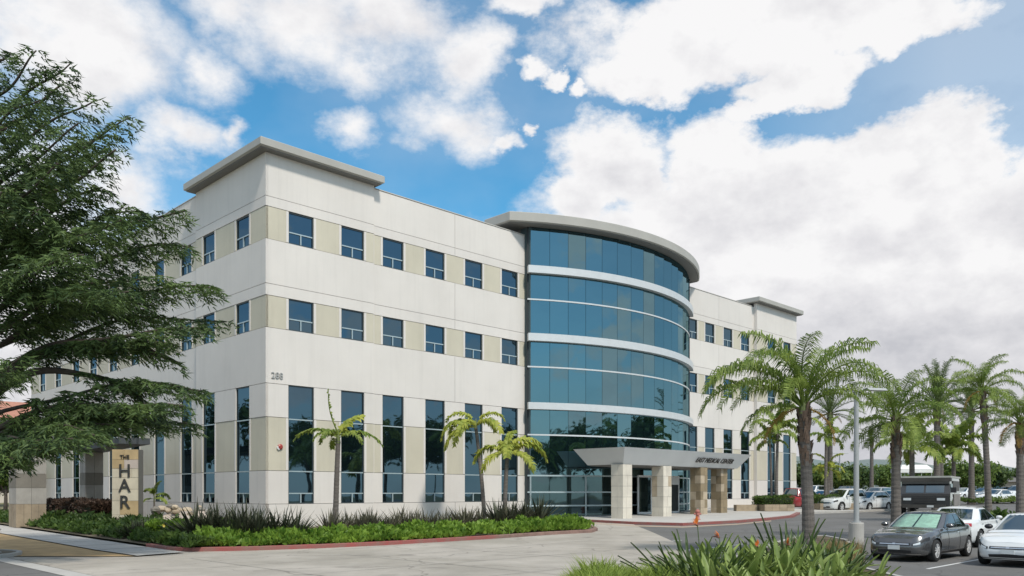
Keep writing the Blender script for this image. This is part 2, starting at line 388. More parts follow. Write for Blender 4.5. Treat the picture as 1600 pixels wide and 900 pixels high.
def paving_mat(name, col, joint, cell, dark=.55, rough=.9):
    m = mat(name, col, rough, .14, .4, .35, 70, detail=9); nt = m.node_tree
    b = nt.nodes['Principled BSDF']; src = b.inputs['Base Color'].links[0].from_socket
    g = nt.nodes.new('ShaderNodeNewGeometry')
    n = nt.nodes.new('ShaderNodeTexNoise'); n.inputs['Scale'].default_value = .13; n.inputs['Detail'].default_value = 8; n.inputs['Roughness'].default_value = .7
    nt.links.new(g.outputs['Position'], n.inputs['Vector'])
    cr = nt.nodes.new('ShaderNodeValToRGB'); nt.links.new(n.outputs['Fac'], cr.inputs[0])
    cr.color_ramp.elements[0].position = .42; cr.color_ramp.elements[0].color = (dark, dark, dark*.97, 1)
    cr.color_ramp.elements[1].position = .58; cr.color_ramp.elements[1].color = (1, 1, 1, 1)
    mx = nt.nodes.new('ShaderNodeMix'); mx.data_type = 'RGBA'; mx.blend_type = 'MULTIPLY'; mx.inputs[0].default_value = 1
    nt.links.new(src, mx.inputs[6]); nt.links.new(cr.outputs[0], mx.inputs[7])
    # hairline cracks, warped so that they wander
    n4 = nt.nodes.new('ShaderNodeTexNoise'); n4.inputs['Scale'].default_value = .8; n4.inputs['Detail'].default_value = 5; nt.links.new(g.outputs['Position'], n4.inputs['Vector'])
    va = nt.nodes.new('ShaderNodeVectorMath'); va.operation = 'MULTIPLY_ADD'; nt.links.new(n4.outputs['Color'], va.inputs[0]); va.inputs[1].default_value = (1.6, 1.6, 0); nt.links.new(g.outputs['Position'], va.inputs[2])
    vo = nt.nodes.new('ShaderNodeTexVoronoi'); vo.feature = 'DISTANCE_TO_EDGE'; vo.inputs['Scale'].default_value = .17; nt.links.new(va.outputs[0], vo.inputs['Vector'])
    r4 = nt.nodes.new('ShaderNodeMapRange'); nt.links.new(vo.outputs['Distance'], r4.inputs[0]); r4.inputs[1].default_value = .001; r4.inputs[2].default_value = .006; r4.inputs[3].default_value = .66; r4.inputs[4].default_value = 1
    # oil spots
    vs = nt.nodes.new('ShaderNodeTexVoronoi'); vs.inputs['Scale'].default_value = .55; nt.links.new(va.outputs[0], vs.inputs['Vector'])
    r5 = nt.nodes.new('ShaderNodeMapRange'); nt.links.new(vs.outputs['Distance'], r5.inputs[0]); r5.inputs[1].default_value = .04; r5.inputs[2].default_value = .20; r5.inputs[3].default_value = .72; r5.inputs[4].default_value = 1
    mm = nt.nodes.new('ShaderNodeMath'); mm.operation = 'MULTIPLY'; nt.links.new(r4.outputs[0], mm.inputs[0]); nt.links.new(r5.outputs[0], mm.inputs[1])
    m5 = nt.nodes.new('ShaderNodeMix'); m5.data_type = 'RGBA'; m5.blend_type = 'MULTIPLY'; m5.inputs[0].default_value = 1
    nt.links.new(mx.outputs[2], m5.inputs[6]); nt.links.new(mm.outputs[0], m5.inputs[7]); nt.links.new(m5.outputs[2], b.inputs['Base Color'])
    return m
asphalt = paving_mat('asphalt', (.15, .145, .14), 0, 0, .82)
concrete_drive = paving_mat('driveway_concrete', (.43, .39, .34), 0, 0, .76)
concrete_walk = mat('sidewalk_concrete', (.46, .44, .41), .9, .10, .8, .3, 60)
kerb_m = mat('kerb_concrete', (.42, .40, .37), .9, .15, 2, .3)
kerb_red = mat('kerb_red_paint', (.30, .07, .065), .8, .35, 2.2, .2, col2=(.22, .13, .11))
tan_soil = mat('tan_crosswalk_paving', (.46, .31, .15), .95, .25, 1.2, .4)
earth_m = mat('earth', (.16, .13, .085), .98, .3, 1.5, .6, 20)
line_m = mat('white_line_paint', (.62, .62, .60), .8, .2, 6)
chrome = mat('chrome', (.7, .7, .7), .15, .03, metal=1)
trunk_palm = mat('palm_trunk', (.155, .135, .12), .95, .35, 3, .8, 14, stretch=(1, 1, 7), tint=.12)
boot_m = mat('palm_boots', (.17, .115, .085), .95, .4, 7, .8, 16)
bark_m = mat('cedar_bark', (.075, .058, .045), .95, .4, 5, .8, 18)

# ------------------------------------------------------------------ setting: terrain and paving
def flat(name, x0, x1, y0, y1, m, dz): return sheet(name, [(x0, y0), (x1, y0), (x1, y1), (x0, y1)], m, dz)
ground_m = mat('ground_dry_grass', (.13, .14, .06), .98, .35, .4, .5, 8, col2=(.20, .17, .10))
flat('ground', -1500, 1500, -60, 2600, ground_m, -.06)
# local building frame
CX, CY = -11.54, 39.0
TH = math.atan2(.7039, .7103)
def B(s, n):  # s along the entrance face, n outwards
    return Vector((CX+.7103*s+.7039*n, CY+.7039*s-.7103*n))
def BL(t, m_): # t along the side face, m outwards
    return Vector((CX-.7039*t-.7103*m_, CY+.7103*t-.7039*m_))
flat('parking_lot', -2, 130, -30, 100, asphalt, .0)
flat('parking_lot', -2, 160, 100, 190, asphalt, .0)
# street parallel to the side face
sheet('street', [BL(-60, 12.9), BL(120, 12.9), BL(120, 26), BL(-60, 26)], asphalt, .004)
sheet('gutter', [BL(-60, 12.45), BL(120, 12.45), BL(120, 12.95), BL(-60, 12.95)], concrete_walk, .014)
sheet('sidewalk', [BL(-9.1, 7.8), BL(120, 7.8), BL(120, 9.5), BL(-9.6, 9.5)], concrete_walk, .05)
sheet('verge', [BL(-9.5, 9.55), BL(120, 9.55), BL(120, 12.2), BL(-6.9, 12.2)], tan_soil, .03)
band('kerb', [BL(-6.0, 12.3), BL(120, 12.3)], .22, .13, kerb_m)
for k in range(12):
    a = -8.3+k*2.2
    sheet('paving_joint', [BL(a, 7.8), BL(a+.05, 7.8), BL(a+.05, 9.5), BL(a, 9.5)], joint_m, .055)
KL = [G(228, 856), G(262, 861.5), G(300, 862.5), G(400, 860.5), G(500, 857), G(600, 852.5), G(700, 846.5), G(780, 841.5), G(860, 836), G(925, 832.5), G(934, 829.5)]
KL2 = [G(934, 829.5), G(925, 825), G(903, 819.5)]
PZ = [G(915, 815.6), G(990, 819.5), G(1067, 821.5), G(1154, 817), G(1205, 812.5), G(1240, 808.5), G(1250, 803.5)]
DRV = [BL(-60, 12.5), BL(-6.6, 12.4), BL(-9.55, 9.5), BL(-9.1, 7.85)]+KL+KL2[1:]+PZ[:2]+[G(1000, 824), G(1020, 832), G(1060, 850), G(1120, 900), BL(-60, -2)]
sheet('driveway', [tuple(p[:2]) for p in DRV], concrete_drive, .008)
drive_joint = mat('concrete_joint', (.25, .235, .21), .95, .2, 2)
for k in range(9):   # expansion joints across and along the concrete drive
    t_ = -9.8-3.4*k
    if k < 5:
        a, b_ = BL(t_-1.5, 12.2), BL(t_-1.5, -9+k*2.5); q = (b_-a).normalized(); q = Vector((-q.y, q.x))*.014
        sheet('paving_joint', [a-q, b_-q, b_+q, a+q], drive_joint, .0125)
for m_ in (8.6, 4.4, .2):
    a, b_ = BL(-11.4 if m_ > 8 else -13, m_), BL(-27, m_); q = (b_-a).normalized(); q = Vector((-q.y, q.x))*.014
    sheet('paving_joint', [a-q, b_-q, b_+q, a+q], drive_joint, .0125)
PZ2 = [G(1250, 803.5), G(1340, 800.8), G(1395, 797.6), G(1400, 793)]
poly = [B(16.6, -.2)]+PZ+PZ2[1:]+[B(62, 5), B(62, -2), B(36, -.2)]
sheet('plaza', [(p[0], p[1]) for p in poly], concrete_walk, .135)
band('kerb', [(p[0], p[1]) for p in PZ], .25, .14, kerb_red)
band('kerb', [(p[0], p[1]) for p in PZ2], .25, .14, kerb_m)
sheet('concrete_gutter', [G(915,816.5), G(990,821), G(1067,823), G(1154,818.5), G(1205,813.6), G(1205, 815), G(1154,820), G(1067,824.8), G(990,822.7), G(915,818)], mat('gutter_tan', (.42,.33,.25), .9, .15), .012)

# hills
def hill(name, px0, px1, D, ypk, m, seed, amp=6):
    mb = MB(); n = 90; rows = 8
    for i in range(n+1):
        x = (px0+(px1-px0)*i/n-800)/F*D
        h = EYE+(HOR-ypk)/F*D
        env = math.sin(math.pi*min(1, max(0, i/n)))**.5
        top = h*env*(.72+.45*noise.noise(Vector((x*.004, seed, 0)))+.12*noise.noise(Vector((x*.02, seed, 3))))
        for j in range(rows+1):
            t = j/rows; w_ = math.sin(t*math.pi)
            mb.v.append((x, D+t*500, max(-1, top)*w_+(3*noise.noise(Vector((x*.03, t*6, seed))) if 0 < j < rows else 0)))
    for i in range(n):
        for j in range(rows):
            a = i*(rows+1)+j; mb.f.append((a, a+rows+1, a+rows+2, a+1))
    return tag(mb.obj(name, m, smooth=True), kind='structure')
hill('hill', 1100, 1950, 620, 652, mat('hazy_hill_scrub', (.15, .19, .18), .98, .4, .02, col2=(.19, .21, .19)), 3.1)  # scrub green muted towards grey: distance haze is mixed into the colour
hill('hill', -500, 700, 800, 720, MATS['hazy_hill_scrub'], 8.3)

# ------------------------------------------------------------------ the office building
bld = empty('office_building', (CX, CY, 0), TH, 'white three storey medical office building with a curved blue glass front', 'building')
ZL = dict(plinth0=-.3, sill=1.44, b1=3.02, b2=5.55, top1=7.13, s2=9.76, t2=11.27, j2=11.82, s3=13.92, t3=15.45, j3=15.92, par=17.85)
def fbox(side, name, u0, u1, o0, o1, z0, z1, m, parent=bld):
    if side == 'R': return bpart(name, parent, u0, u1, -o1, -o0, z0, z1, m)
    return bpart(name, parent, -o1, -o0, u0, u1, z0, z1, m)
J = .022
PT = .14   # panel thickness
def window_unit(kind, w, h, gm):
    """window with its origin at bottom centre, outer plane y=0 facing -y; returns list of (name, mesh) parts"""
    fr = MB(); f = .05; d = .10
    fr.box(-w/2, -w/2+f, 0, d, 0, h); fr.box(w/2-f, w/2, 0, d, 0, h); fr.box(-w/2+f, w/2-f, 0, d, 0, f); fr.box(-w/2+f, w/2-f, 0, d, h-f, h)
    if kind == 'high': cuts = [.36*h]; split = 0
    else: cuts = [.50, 1.56, 4.06]; split = 0
    panes = []; mul = []
    z0 = f
    t = .055
    for k, c in enumerate(cuts+[h-f+t/2]):
        z1 = c-t/2
        if k == 0:
            mul.append(MB().box(-t/2, t/2, -.008, .06, z0, z1)); panes.append((-w/2+f, -t/2, z0, z1)); panes.append((t/2, w/2-f, z0, z1))
        else: panes.append((-w/2+f, w/2-f, z0, z1))
        if c < h-f: mul.append(MB().box(-w/2+f, w/2-f, -.008, .06, c-t/2, c+t/2))
        z0 = c+t/2
    out = [('frame', fr.mesh('frame', alu_dark))]
    for m_ in mul: out.append(('transom', m_.mesh('transom', alu)))
    for (a, b_, c, e) in panes:
        out.append(('pane', MB().box(a, b_, .045, .06, c, e).mesh('pane', gm)))
    return out
UNITS = {('high', 0): window_unit('high', 1.37, 1.51, glassA), ('tall', 0): window_unit('tall', 1.40, 5.69, glassA)}
def put_window(side, kind, u, z, o, w=None):
    parts = UNITS[(kind, 0)]
    o_ = o-.05     # recess
    if side == 'R': loc, rz = (u, -o_, z), 0
    else: loc, rz = (-o_, u, z), -math.pi/2
    root = None
    for i, (nm, me) in enumerate(parts):
        if i == 0:
            root = link('window', me, bld, loc, (0, 0, rz + (random.uniform(-.004, .004)))); base = root
        else:
            link(nm, me, base, (0, 0, 0) if nm != 'pane' else (0, 0, 0), (random.uniform(-.003, .003), 0, random.uniform(-.010, .010)) if nm == 'pane' else None)
def facade(side, u0, u1, wins, o=0.0, top=None, joints=(), plinth=True, lowwins=None):
    """wins: centres of the windows; o: how far the plane stands out"""
    Zp = top or ZL['par']; hw = {'high': .685, 'tall': .70}
    c0 = (.002 if side == 'R' else 0) if u0 < 0 else None     # the outer corner has no joint
    js = [u0]+list(joints)+[u1]
    def strip(name, z0, z1, m, oo=0):
        for a, b_ in zip(js[:-1], js[1:]):
            fbox(side, name, a+(c0 if (a == u0 and c0 is not None) else J/2)-(oo if a < 0 else 0), b_-J/2, o-PT, o+oo, z0+J/2, z1-J/2, m)
    def piers(name, z0, z1, m, kind, rec=0):
        ed = u0
        for c in list(wins)+[None]:
            nx = (c-hw[kind]) if c is not None else u1
            if nx-ed > .05:
                fbox(side, name, ed+((c0+rec if c0 is not None else J/2) if ed == u0 else 0), nx-(J/2 if c is None else 0), o-PT, o-rec, z0+J/2, z1-J/2, m)
            if c is not None: ed = c+hw[kind]
    strip('plinth_panel', ZL['plinth0'], ZL['sill'], white_wall, .03)
    piers('pier_panel', ZL['sill'], ZL['b1'], white_wall, 'tall')
    piers('beige_panel', ZL['b1'], ZL['b2'], beige_wall, 'tall', .015)
    piers('pier_panel', ZL['b2'], ZL['top1'], white_wall, 'tall')
    strip('wall_panel', ZL['top1'], ZL['s2'], white_wall)
    piers('beige_panel', ZL['s2'], ZL['t2'], beige_wall, 'high', .015)
    strip('lintel_panel', ZL['t2'], ZL['j2'], white_wall)
    strip('wall_panel', ZL['j2'], ZL['s3'], white_wall)
    piers('beige_panel', ZL['s3'], ZL['t3'], beige_wall, 'high', .015)
    strip('lintel_panel', ZL['t3'], ZL['j3'], white_wall)
    strip('wall_panel', ZL['j3'], Zp, white_wall)
    # white trims flanking each window
    for c in wins:
        put_window(side, 'tall', c, ZL['sill'], o); put_window(side, 'high', c, ZL['s2'], o); put_window(side, 'high', c, ZL['s3'], o)
        for sgn in (-1, 1):
            for (z0, z1, k) in ((ZL['b1'], ZL['b2'], 'tall'), (ZL['s2'], ZL['t2'], 'high'), (ZL['s3'], ZL['t3'], 'high')):
                a = c+sgn*hw[k]; b_ = a+sgn*.13
                fbox(side, 'window_trim', min(a, b_), max(a, b_), o-.013, o+.006, z0+J, z1-J, white_wall)
            a = c+sgn*.70; b_ = a+sgn*.03
    fbox(side, 'wall_backing', u0+(.3 if u0 < 0 else .06), u1-.02, o-.32, o-PT-.005, ZL['plinth0'], Zp-.05, joint_m)
RW1 = [1.76, 4.71, 7.34, 10.22, 13.12, 16.06]
LW = [2.19, 5.91, 8.95, 12.6, 16.3, 20.0, 23.7, 27.2, 31.2, 35.0]
# tower at the near corner stands 12 cm proud
facade('R', -.12, 6.02, RW1[:2], .12, top=17.97)
facade('R', 6.02, 17.40, RW1[2:], 0, joints=(11.67,))
facade('L', -.12, 7.45, LW[:2], .12, top=17.97)
facade('L', 7.45, 38.0, LW[2:], 0, joints=(14.45, 21.85, 29.2))
RW2 = [35.95, 38.45, 41.2, 43.95]
facade('R', 34.6, 45.4, RW2, 0, joints=(39.8,))
facade('R', 45.4, 52.6, [47.9, 50.75], .3, top=18.15)
bpart('wall_panel', bld, 45.385, 45.41, -.288, -.002, -.3, 18.14, white_wall); bpart('wall_panel', bld, 6.005, 6.03, -.112, -.002, -.3, 17.95, white_wall)
# core and roof
MB().box(.34, 52.25, .34, 37.6, -.3, 17.6).obj('building_core', joint_m, bld)
bpart('roof_deck', bld, .3, 52.3, .3, 37.7, 17.605, 17.66, mat('roof_gravel', (.38, .37, .35), .95, .2, 4))
bpart('wall_panel', bld, 52.3, 52.6, -.28, 37.9, -.3, 17.8, white_wall)
bpart('wall_panel', bld, .2, 52.3, 37.7, 38, -.3, 17.8, white_wall)
# parapet cap along the lower roof line
capm = mat('parapet_cap', (.52, .49, .45), .6, .05)
bpart('parapet_cap', bld, 6.04, 17.4, -.03, .36, 17.855, 17.90, capm)
bpart('parapet_cap', bld, 34.6, 45.1, -.03, .36, 17.855, 17.90, capm)
bpart('parapet_cap', bld, -.03, .36, 7.47, 38.0, 17.855, 17.90, capm)
def cornice(pts, z0, h, name='cornice', flip=False):
    """slab with a bevelled fascia; pts is the outer outline in building coordinates"""
    n = len(pts); c = Vector((sum(p[0] for p in pts)/n, sum(p[1] for p in pts)/n))
    def inset(d):
        res = []
        for i in range(n):
            p0, p1, p2 = Vector(pts[i-1]), Vector(pts[i]), Vector(pts[(i+1) % n])
            a = (p1-p0).normalized(); b_ = (p2-p1).normalized()
            na = Vector((-a.y, a.x)); nb = Vector((-b_.y, b_.x)); k = na+nb
            k = k/ max(.3, k.dot(na)) if k.length > 1e-6 else na
            res.append(p1+k*d)
        return res
    mb = MB(); rings = [(inset(.10), z0), (inset(0), z0+.06), (inset(0), z0+h-.04), (inset(.05), z0+h)]
    for r, z in rings: mb.v += [(p[0], p[1], z) for p in r]
    for k in range(3):
        for i in range(n):
            j = (i+1) % n; mb.f.append((k*n+i, k*n+j, (k+1)*n+j, (k+1)*n+i))
    mb.f.append(tuple(3*n+i for i in range(n)))
    ob = mb.obj(name, cornice_m, bld, fix=False)
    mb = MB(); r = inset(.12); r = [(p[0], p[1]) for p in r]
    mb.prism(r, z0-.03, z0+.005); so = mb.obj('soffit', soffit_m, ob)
    return ob
cornice([(-.66, -.64), (6.32, -.64), (6.32, 2.2), (1.8, 2.2), (1.8, 7.75), (-.66, 7.75)], 17.98, .42)
cornice([(44.9, -.8), (52.95, -.8), (52.95, 6), (44.9, 6)], 18.16, .42)
# rotunda: facetted curved glass
RS, RN, RR = 26.1, -13.45, 16.4
def arc(phi, r=0): # building coordinates
    return Vector((RS+(RR+r)*math.sin(phi), -(RN+(RR+r)*math.cos(phi))))
P0, P1 = -math.asin(8.7/RR), math.asin(8.9/RR)
NP = 15
phis = [P0+(P1-P0)*i/NP for i in range(NP+1)]
rows = [(.30, 1.13), (1.19, 1.97), (2.03, 2.98), (3.06, 5.49), (5.57, 7.08), (7.50, 9.66), (9.76, 11.27), (11.73, 13.81), (13.90, 15.43), (15.90, 18.28)]
pm = {}
for ri, (z0, z1) in enumerate(rows):
    h = z1-z0; gm = glassC if ri < 3 else glassB
    for i in range(NP):
        a, b_ = arc(phis[i]), arc(phis[i+1]); mid = (a+b_)/2; d = b_-a
        w = d.length-.022
        key = (ri,)
        if key not in pm: pm[key] = MB().box(-w/2, w/2, 0, .02, 0, h).mesh('glass_pane', gm)
        link('glass_pane', pm[key], bld, (mid.x, mid.y, z0), (random.uniform(-.001, .001), 0, math.atan2(d.y, d.x)+random.uniform(-.0015, .0015)))
def ring_strip(r0, r1, z0, z1, ph, close=True):
    mb = MB()
    for p in ph:
        a, b_ = arc(p, r0), arc(p, r1)
        mb.v += [(b_.x, b_.y, z0), (b_.x, b_.y, z1), (a.x, a.y, z1), (a.x, a.y, z0)]
    n = len(ph)
    for i in range(n-1):
        for k in range(4):
            a = i*4+k; b_ = i*4+(k+1) % 4; mb.f.append((a, b_, b_+4, a+4))
    mb.f.append((3, 2, 1, 0)); a = (n-1)*4; mb.f.append((a, a+1, a+2, a+3))
    return mb
fine_phis = [P0-.012+(P1-P0+.024)*i/60 for i in range(61)]
ring_strip(-.30, -.06, .14, 18.3, fine_phis).obj('rotunda_wall', dark_in, bld, fix=True)
for z0, z1 in ((7.08, 7.50), (11.27, 11.73), (15.43, 15.88)):
    ring_strip(-.02, .32, z0, z1, fine_phis).obj('floor_band', band_m, bld, fix=True)
for z in (2.0, 3.02, 5.53, 9.71, 13.855, 1.16):
    ring_strip(-.02, .05, z-.045, z+.045, fine_phis).obj('transom', alu if z < 4 else band_m, bld, fix=True)
for i, p in enumerate(phis):
    a = arc(p, .03)
    if i in (0, 3, 5, 8, 11, 13, 15):
        o = MB().box(-.04, .04, -.04, .04, .15, 3.0).obj('mullion', alu, bld, loc=(a.x, a.y, 0), rot=(0, 0, -p))
# jambs and back of the rotunda
aL, aR = arc(P0), arc(P1)
bpart('jamb', bld, aL.x-.06, aL.x+.0, aL.y-.02, .33, .14, 18.3, mat('jamb_dark', (.05, .08, .09), .3, .05))
bpart('jamb', bld, aR.x, aR.x+.06, aR.y-.02, .33, .14, 18.3, alu_dark)
MB().prism([(aL.x+.02, -.0), (aR.x-.02, -.0), (aR.x-.02, 4), (aL.x+.02, 4)], 17.7, 18.3).obj('rotunda_wall', joint_m, bld)
# rotunda roof with overhanging curved fascia
ro = []
for i in range(41):
    p = -.645+(.64+.645)*i/40
    ro.append(arc(p, .78))
outl = [(q.x, q.y) for q in ro]+[(ro[-1].x, 1.95), (ro[0].x, 1.95)]
cornice(outl, 18.34, .60, 'rotunda_roof')
bpart('rotunda_roof', bld, 19, 33.5, 1.96, 6, 18.1, 18.8, cornice_m)
# entrance canopy: a tapered box
cz0, cz1 = 3.63, 4.60
low = [(19.45, -3.3), (19.45, -6.0), (32.3, -6.0), (32.3, -.4)]
top = [(18.8, -2.7), (18.8, -6.6), (33.2, -6.6), (33.2, -.4)]
cmb = MB().prism(low, cz0, cz1, top); can = cmb.obj('entrance_canopy', canopy_m, bld, fix=True)
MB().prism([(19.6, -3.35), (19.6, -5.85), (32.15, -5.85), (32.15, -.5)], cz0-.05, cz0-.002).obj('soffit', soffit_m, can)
for u in (21.6, 24.4, 27.2, 29.9):
    pass
me = text_mesh('EAST MEDICAL CENTER', .50, .02, letter_m, shear=.25)
t_ = link('lettering', me, can, (29.0, -6.40, 3.93), (R(90-0), 0, 0))
t_.rotation_euler = (math.atan2(cz1-cz0, .6)+0, 0, 0) if False else (R(90)+math.atan2(.6, .97), 0, 0)
t_.location = (28.9, -6.0-.6*(.36)-.035, cz0+.30); t_.scale = (.85, 1, 1)
# canopy columns of stone blocks
def stone_column(s0, n0, w, z0, z1, mats, rows_, name='column', sub='stone_block', parent=bld, seedv=0):
    rnd = random.Random(seedv)
    hh = (z1-z0)/rows_
    root = None
    core = MB().box(-w/2+.02, w/2-.02, -w/2+.02, w/2-.02, 0, z1-z0).obj(name, joint_m, parent, loc=(s0, -n0, z0))
    for r in range(rows_):
        off = rnd.choice((-.12, .1, .0))*w
        for fi in range(2):
            x0, x1 = ((-w/2, off), (off, w/2))[fi]
            for yi in range(2):
                off2 = off*.5
                y0, y1 = ((-w/2, off2), (off2, w/2))[yi]
                g = .006; e = rnd.uniform(0, .008)
                bpart(sub, core, x0+(g if fi else -e), x1+(-g if not fi else e), y0+(g if yi else -e), y1+(-g if not yi else e), r*hh+g, (r+1)*hh-g, mats[rnd.randrange(len(mats))])
    return core
gz = tz(48)+.13
stone_column(19.75, 5.65, .86, gz, cz0, [stone_pale], 5, seedv=1)
stone_column(23.8, 5.65, .86, gz, cz0, [stone_tan, stone_pale, stone_pale], 5, seedv=2)
stone_column(28.0, 5.65, .80, gz, cz0, [stone_tan, mat('brown_stone', (.27, .21, .13), .8, .2, 2, .3, 25, tint=.15)], 6, seedv=3)
stone_column(31.0, 5.35, .80, gz, cz0, [stone_tan, MATS['brown_stone']], 6, seedv=4)
# entrance doors between the columns, white framed
whitem = mat('white_door_paint', (.72, .74, .75), .45, .04)
for i, s in enumerate((25.3, 26.9, 28.5)):
    n_ = 3.05
    d = MB(); w, h = 1.5, 2.55
    d.box(-w/2, -w/2+.09, 0, .1, 0, h); d.box(w/2-.09, w/2, 0, .1, 0, h); d.box(-w/2+.09, w/2-.09, 0, .1, h-.14, h); d.box(-w/2+.09, w/2-.09, 0, .1, 0, .14)
    if i == 2: d.box(-w/2+.09, w/2-.09, 0, .1, 1.95, h-.15)
    do = d.obj('entrance_door', whitem, bld, loc=(s, -n_-.25, .56))
    MB().box(-w/2+.09, w/2-.09, .04, .06, .14, 1.95 if i == 2 else h-.14).obj('pane', dark_in if i == 2 else glassC, do)
    MB().tube([(w/2-.2, -.05, .9), (w/2-.2, -.05, 1.3)], .015, 6).obj('handle', chrome, do)
# address numerals, alarm bell, low vent
me = text_mesh('288', .42, .02, mat('grey_numeral', (.38, .38, .37), .6))
link('numerals', me, bld, (.46, -.15, 7.38), (R(90), 0, 0))
bell = MB(); bell.tube([(0, 0, 0), (0, -.05, 0), (0, -.09, 0)], [.13, .13, .07], 14)
b_ = bell.obj('alarm_bell', mat('bell_red', (.35, .05, .04), .4), bld, loc=(.62, -.12, 4.15))
MB().tube([(-.09, 0, -.05), (-.09, -.06, -.05)], [.09, .09], 12).obj('strobe', mat('strobe_white', (.7, .7, .7), .4), b_)


# ------------------------------------------------------------------ street and parking furniture
lamp = empty('street_lamp', on(1338, 31), R(12), 'tall grey double-armed parking lot lamp on a round concrete footing', 'street lamp')
metal_g = mat('lamp_grey_paint', (.36, .37, .37), .5, .06)
lb = MB(); lb.tube([(0, 0, -.1), (0, 0, .0), (0, 0, .78), (0, 0, .82)], [.27, .27, .27, .25], 24); lb.obj('footing', kerb_m, lamp, fix=True)
lb = MB(); lb.tube([(0, 0, .82), (0, 0, .86)], [.17, .17], 16); lb.obj('base_plate', metal_g, lamp)
lb = MB(); lb.tube([(0, 0, .86), (0, 0, 3), (0, 0, 5.78)], [.10, .095, .08], 16); lb.obj('pole', metal_g, lamp, smooth=False)
for sg in (-1, 1):
    a = MB(); a.tube([(0, 0, 5.68), (sg*.30, 0, 5.76), (sg*.42, 0, 5.79)], .045, 8); ar = a.obj('arm', metal_g, lamp)
    h = MB(); h.prism([(sg*.35, -.15), (sg*1.22, -.17), (sg*1.22, .17), (sg*.35, .15)], 5.77, 5.86, [(sg*.4, -.10), (sg*1.15, -.12), (sg*1.15, .12), (sg*.4, .10)])
    ho = h.obj('lamp_head', metal_g, lamp, fix=True)
    MB().box(min(sg*.6, sg*1.15), max(sg*.6, sg*1.15), -.12, .12, 5.757, 5.768).obj('diffuser', mat('lamp_diffuser', (.6, .6, .56), .4), ho)
lampB = copy_tree(lamp); lampB.location = on(1312, 105); lampB['label'] = 'distant small grey lamp post standing above the far parked cars'
lampB['group'] = lamp['group'] = 'parking lot lamps'

# red-pink hydrant at the kerb
hyd = empty('fire_hydrant', G(1090, 815.5, .13), 0, 'faded pink red fire hydrant on the kerb by the entrance columns', 'fire hydrant')
hm = mat('hydrant_paint', (.42, .15, .12), .6, .2, 8)
h = MB(); h.tube([(0,0,0),(0,0,.05),(0,0,.06),(0,0,.42),(0,0,.45),(0,0,.5),(0,0,.56),(0,0,.6)], [.17,.17,.115,.11,.145,.13,.08,.02], 16); h.obj('barrel', hm, hyd, smooth=True)
h = MB(); h.tube([(-.2,0,.33),(-.13,0,.33),(.13,0,.33),(.2,0,.33)], [.06,.05,.05,.06], 10); h.obj('outlet', hm, hyd)
h = MB(); h.tube([(0,-.2,.33),(0,-.1,.33)], [.08,.07], 10); h.obj('outlet', hm, hyd)
h = MB(); h.tube([(0,0,.58),(0,0,.66)], [.03,.03], 5); h.obj('cap_nut', mat('hydrant_cap', (.3,.3,.28), .6), hyd)

# parking stall lines
def stall(px0, py0, px1, py1, w=.10):
    a, b_ = G(px0, py0), G(px1, py1); d = (b_-a).normalized(); q = Vector((-d.y, d.x, 0))*w/2
    sheet('parking_line', [(a-q)[:2], (b_-q)[:2], (b_+q)[:2], (a+q)[:2]], line_m, .004)
e_ = Vector((.7103, .7039, 0)); f_ = Vector((-.7039, .7103, 0))
o_ = G(1449, 889)
for k in range(-4, 5):
    a = o_ - f_*2.75*k - e_*0
    b_ = a+e_*5.2; q = f_*.05
    sheet('parking_line', [(a-q)[:2], (b_-q)[:2], (b_+q)[:2], (a+q)[:2]], line_m, .004)

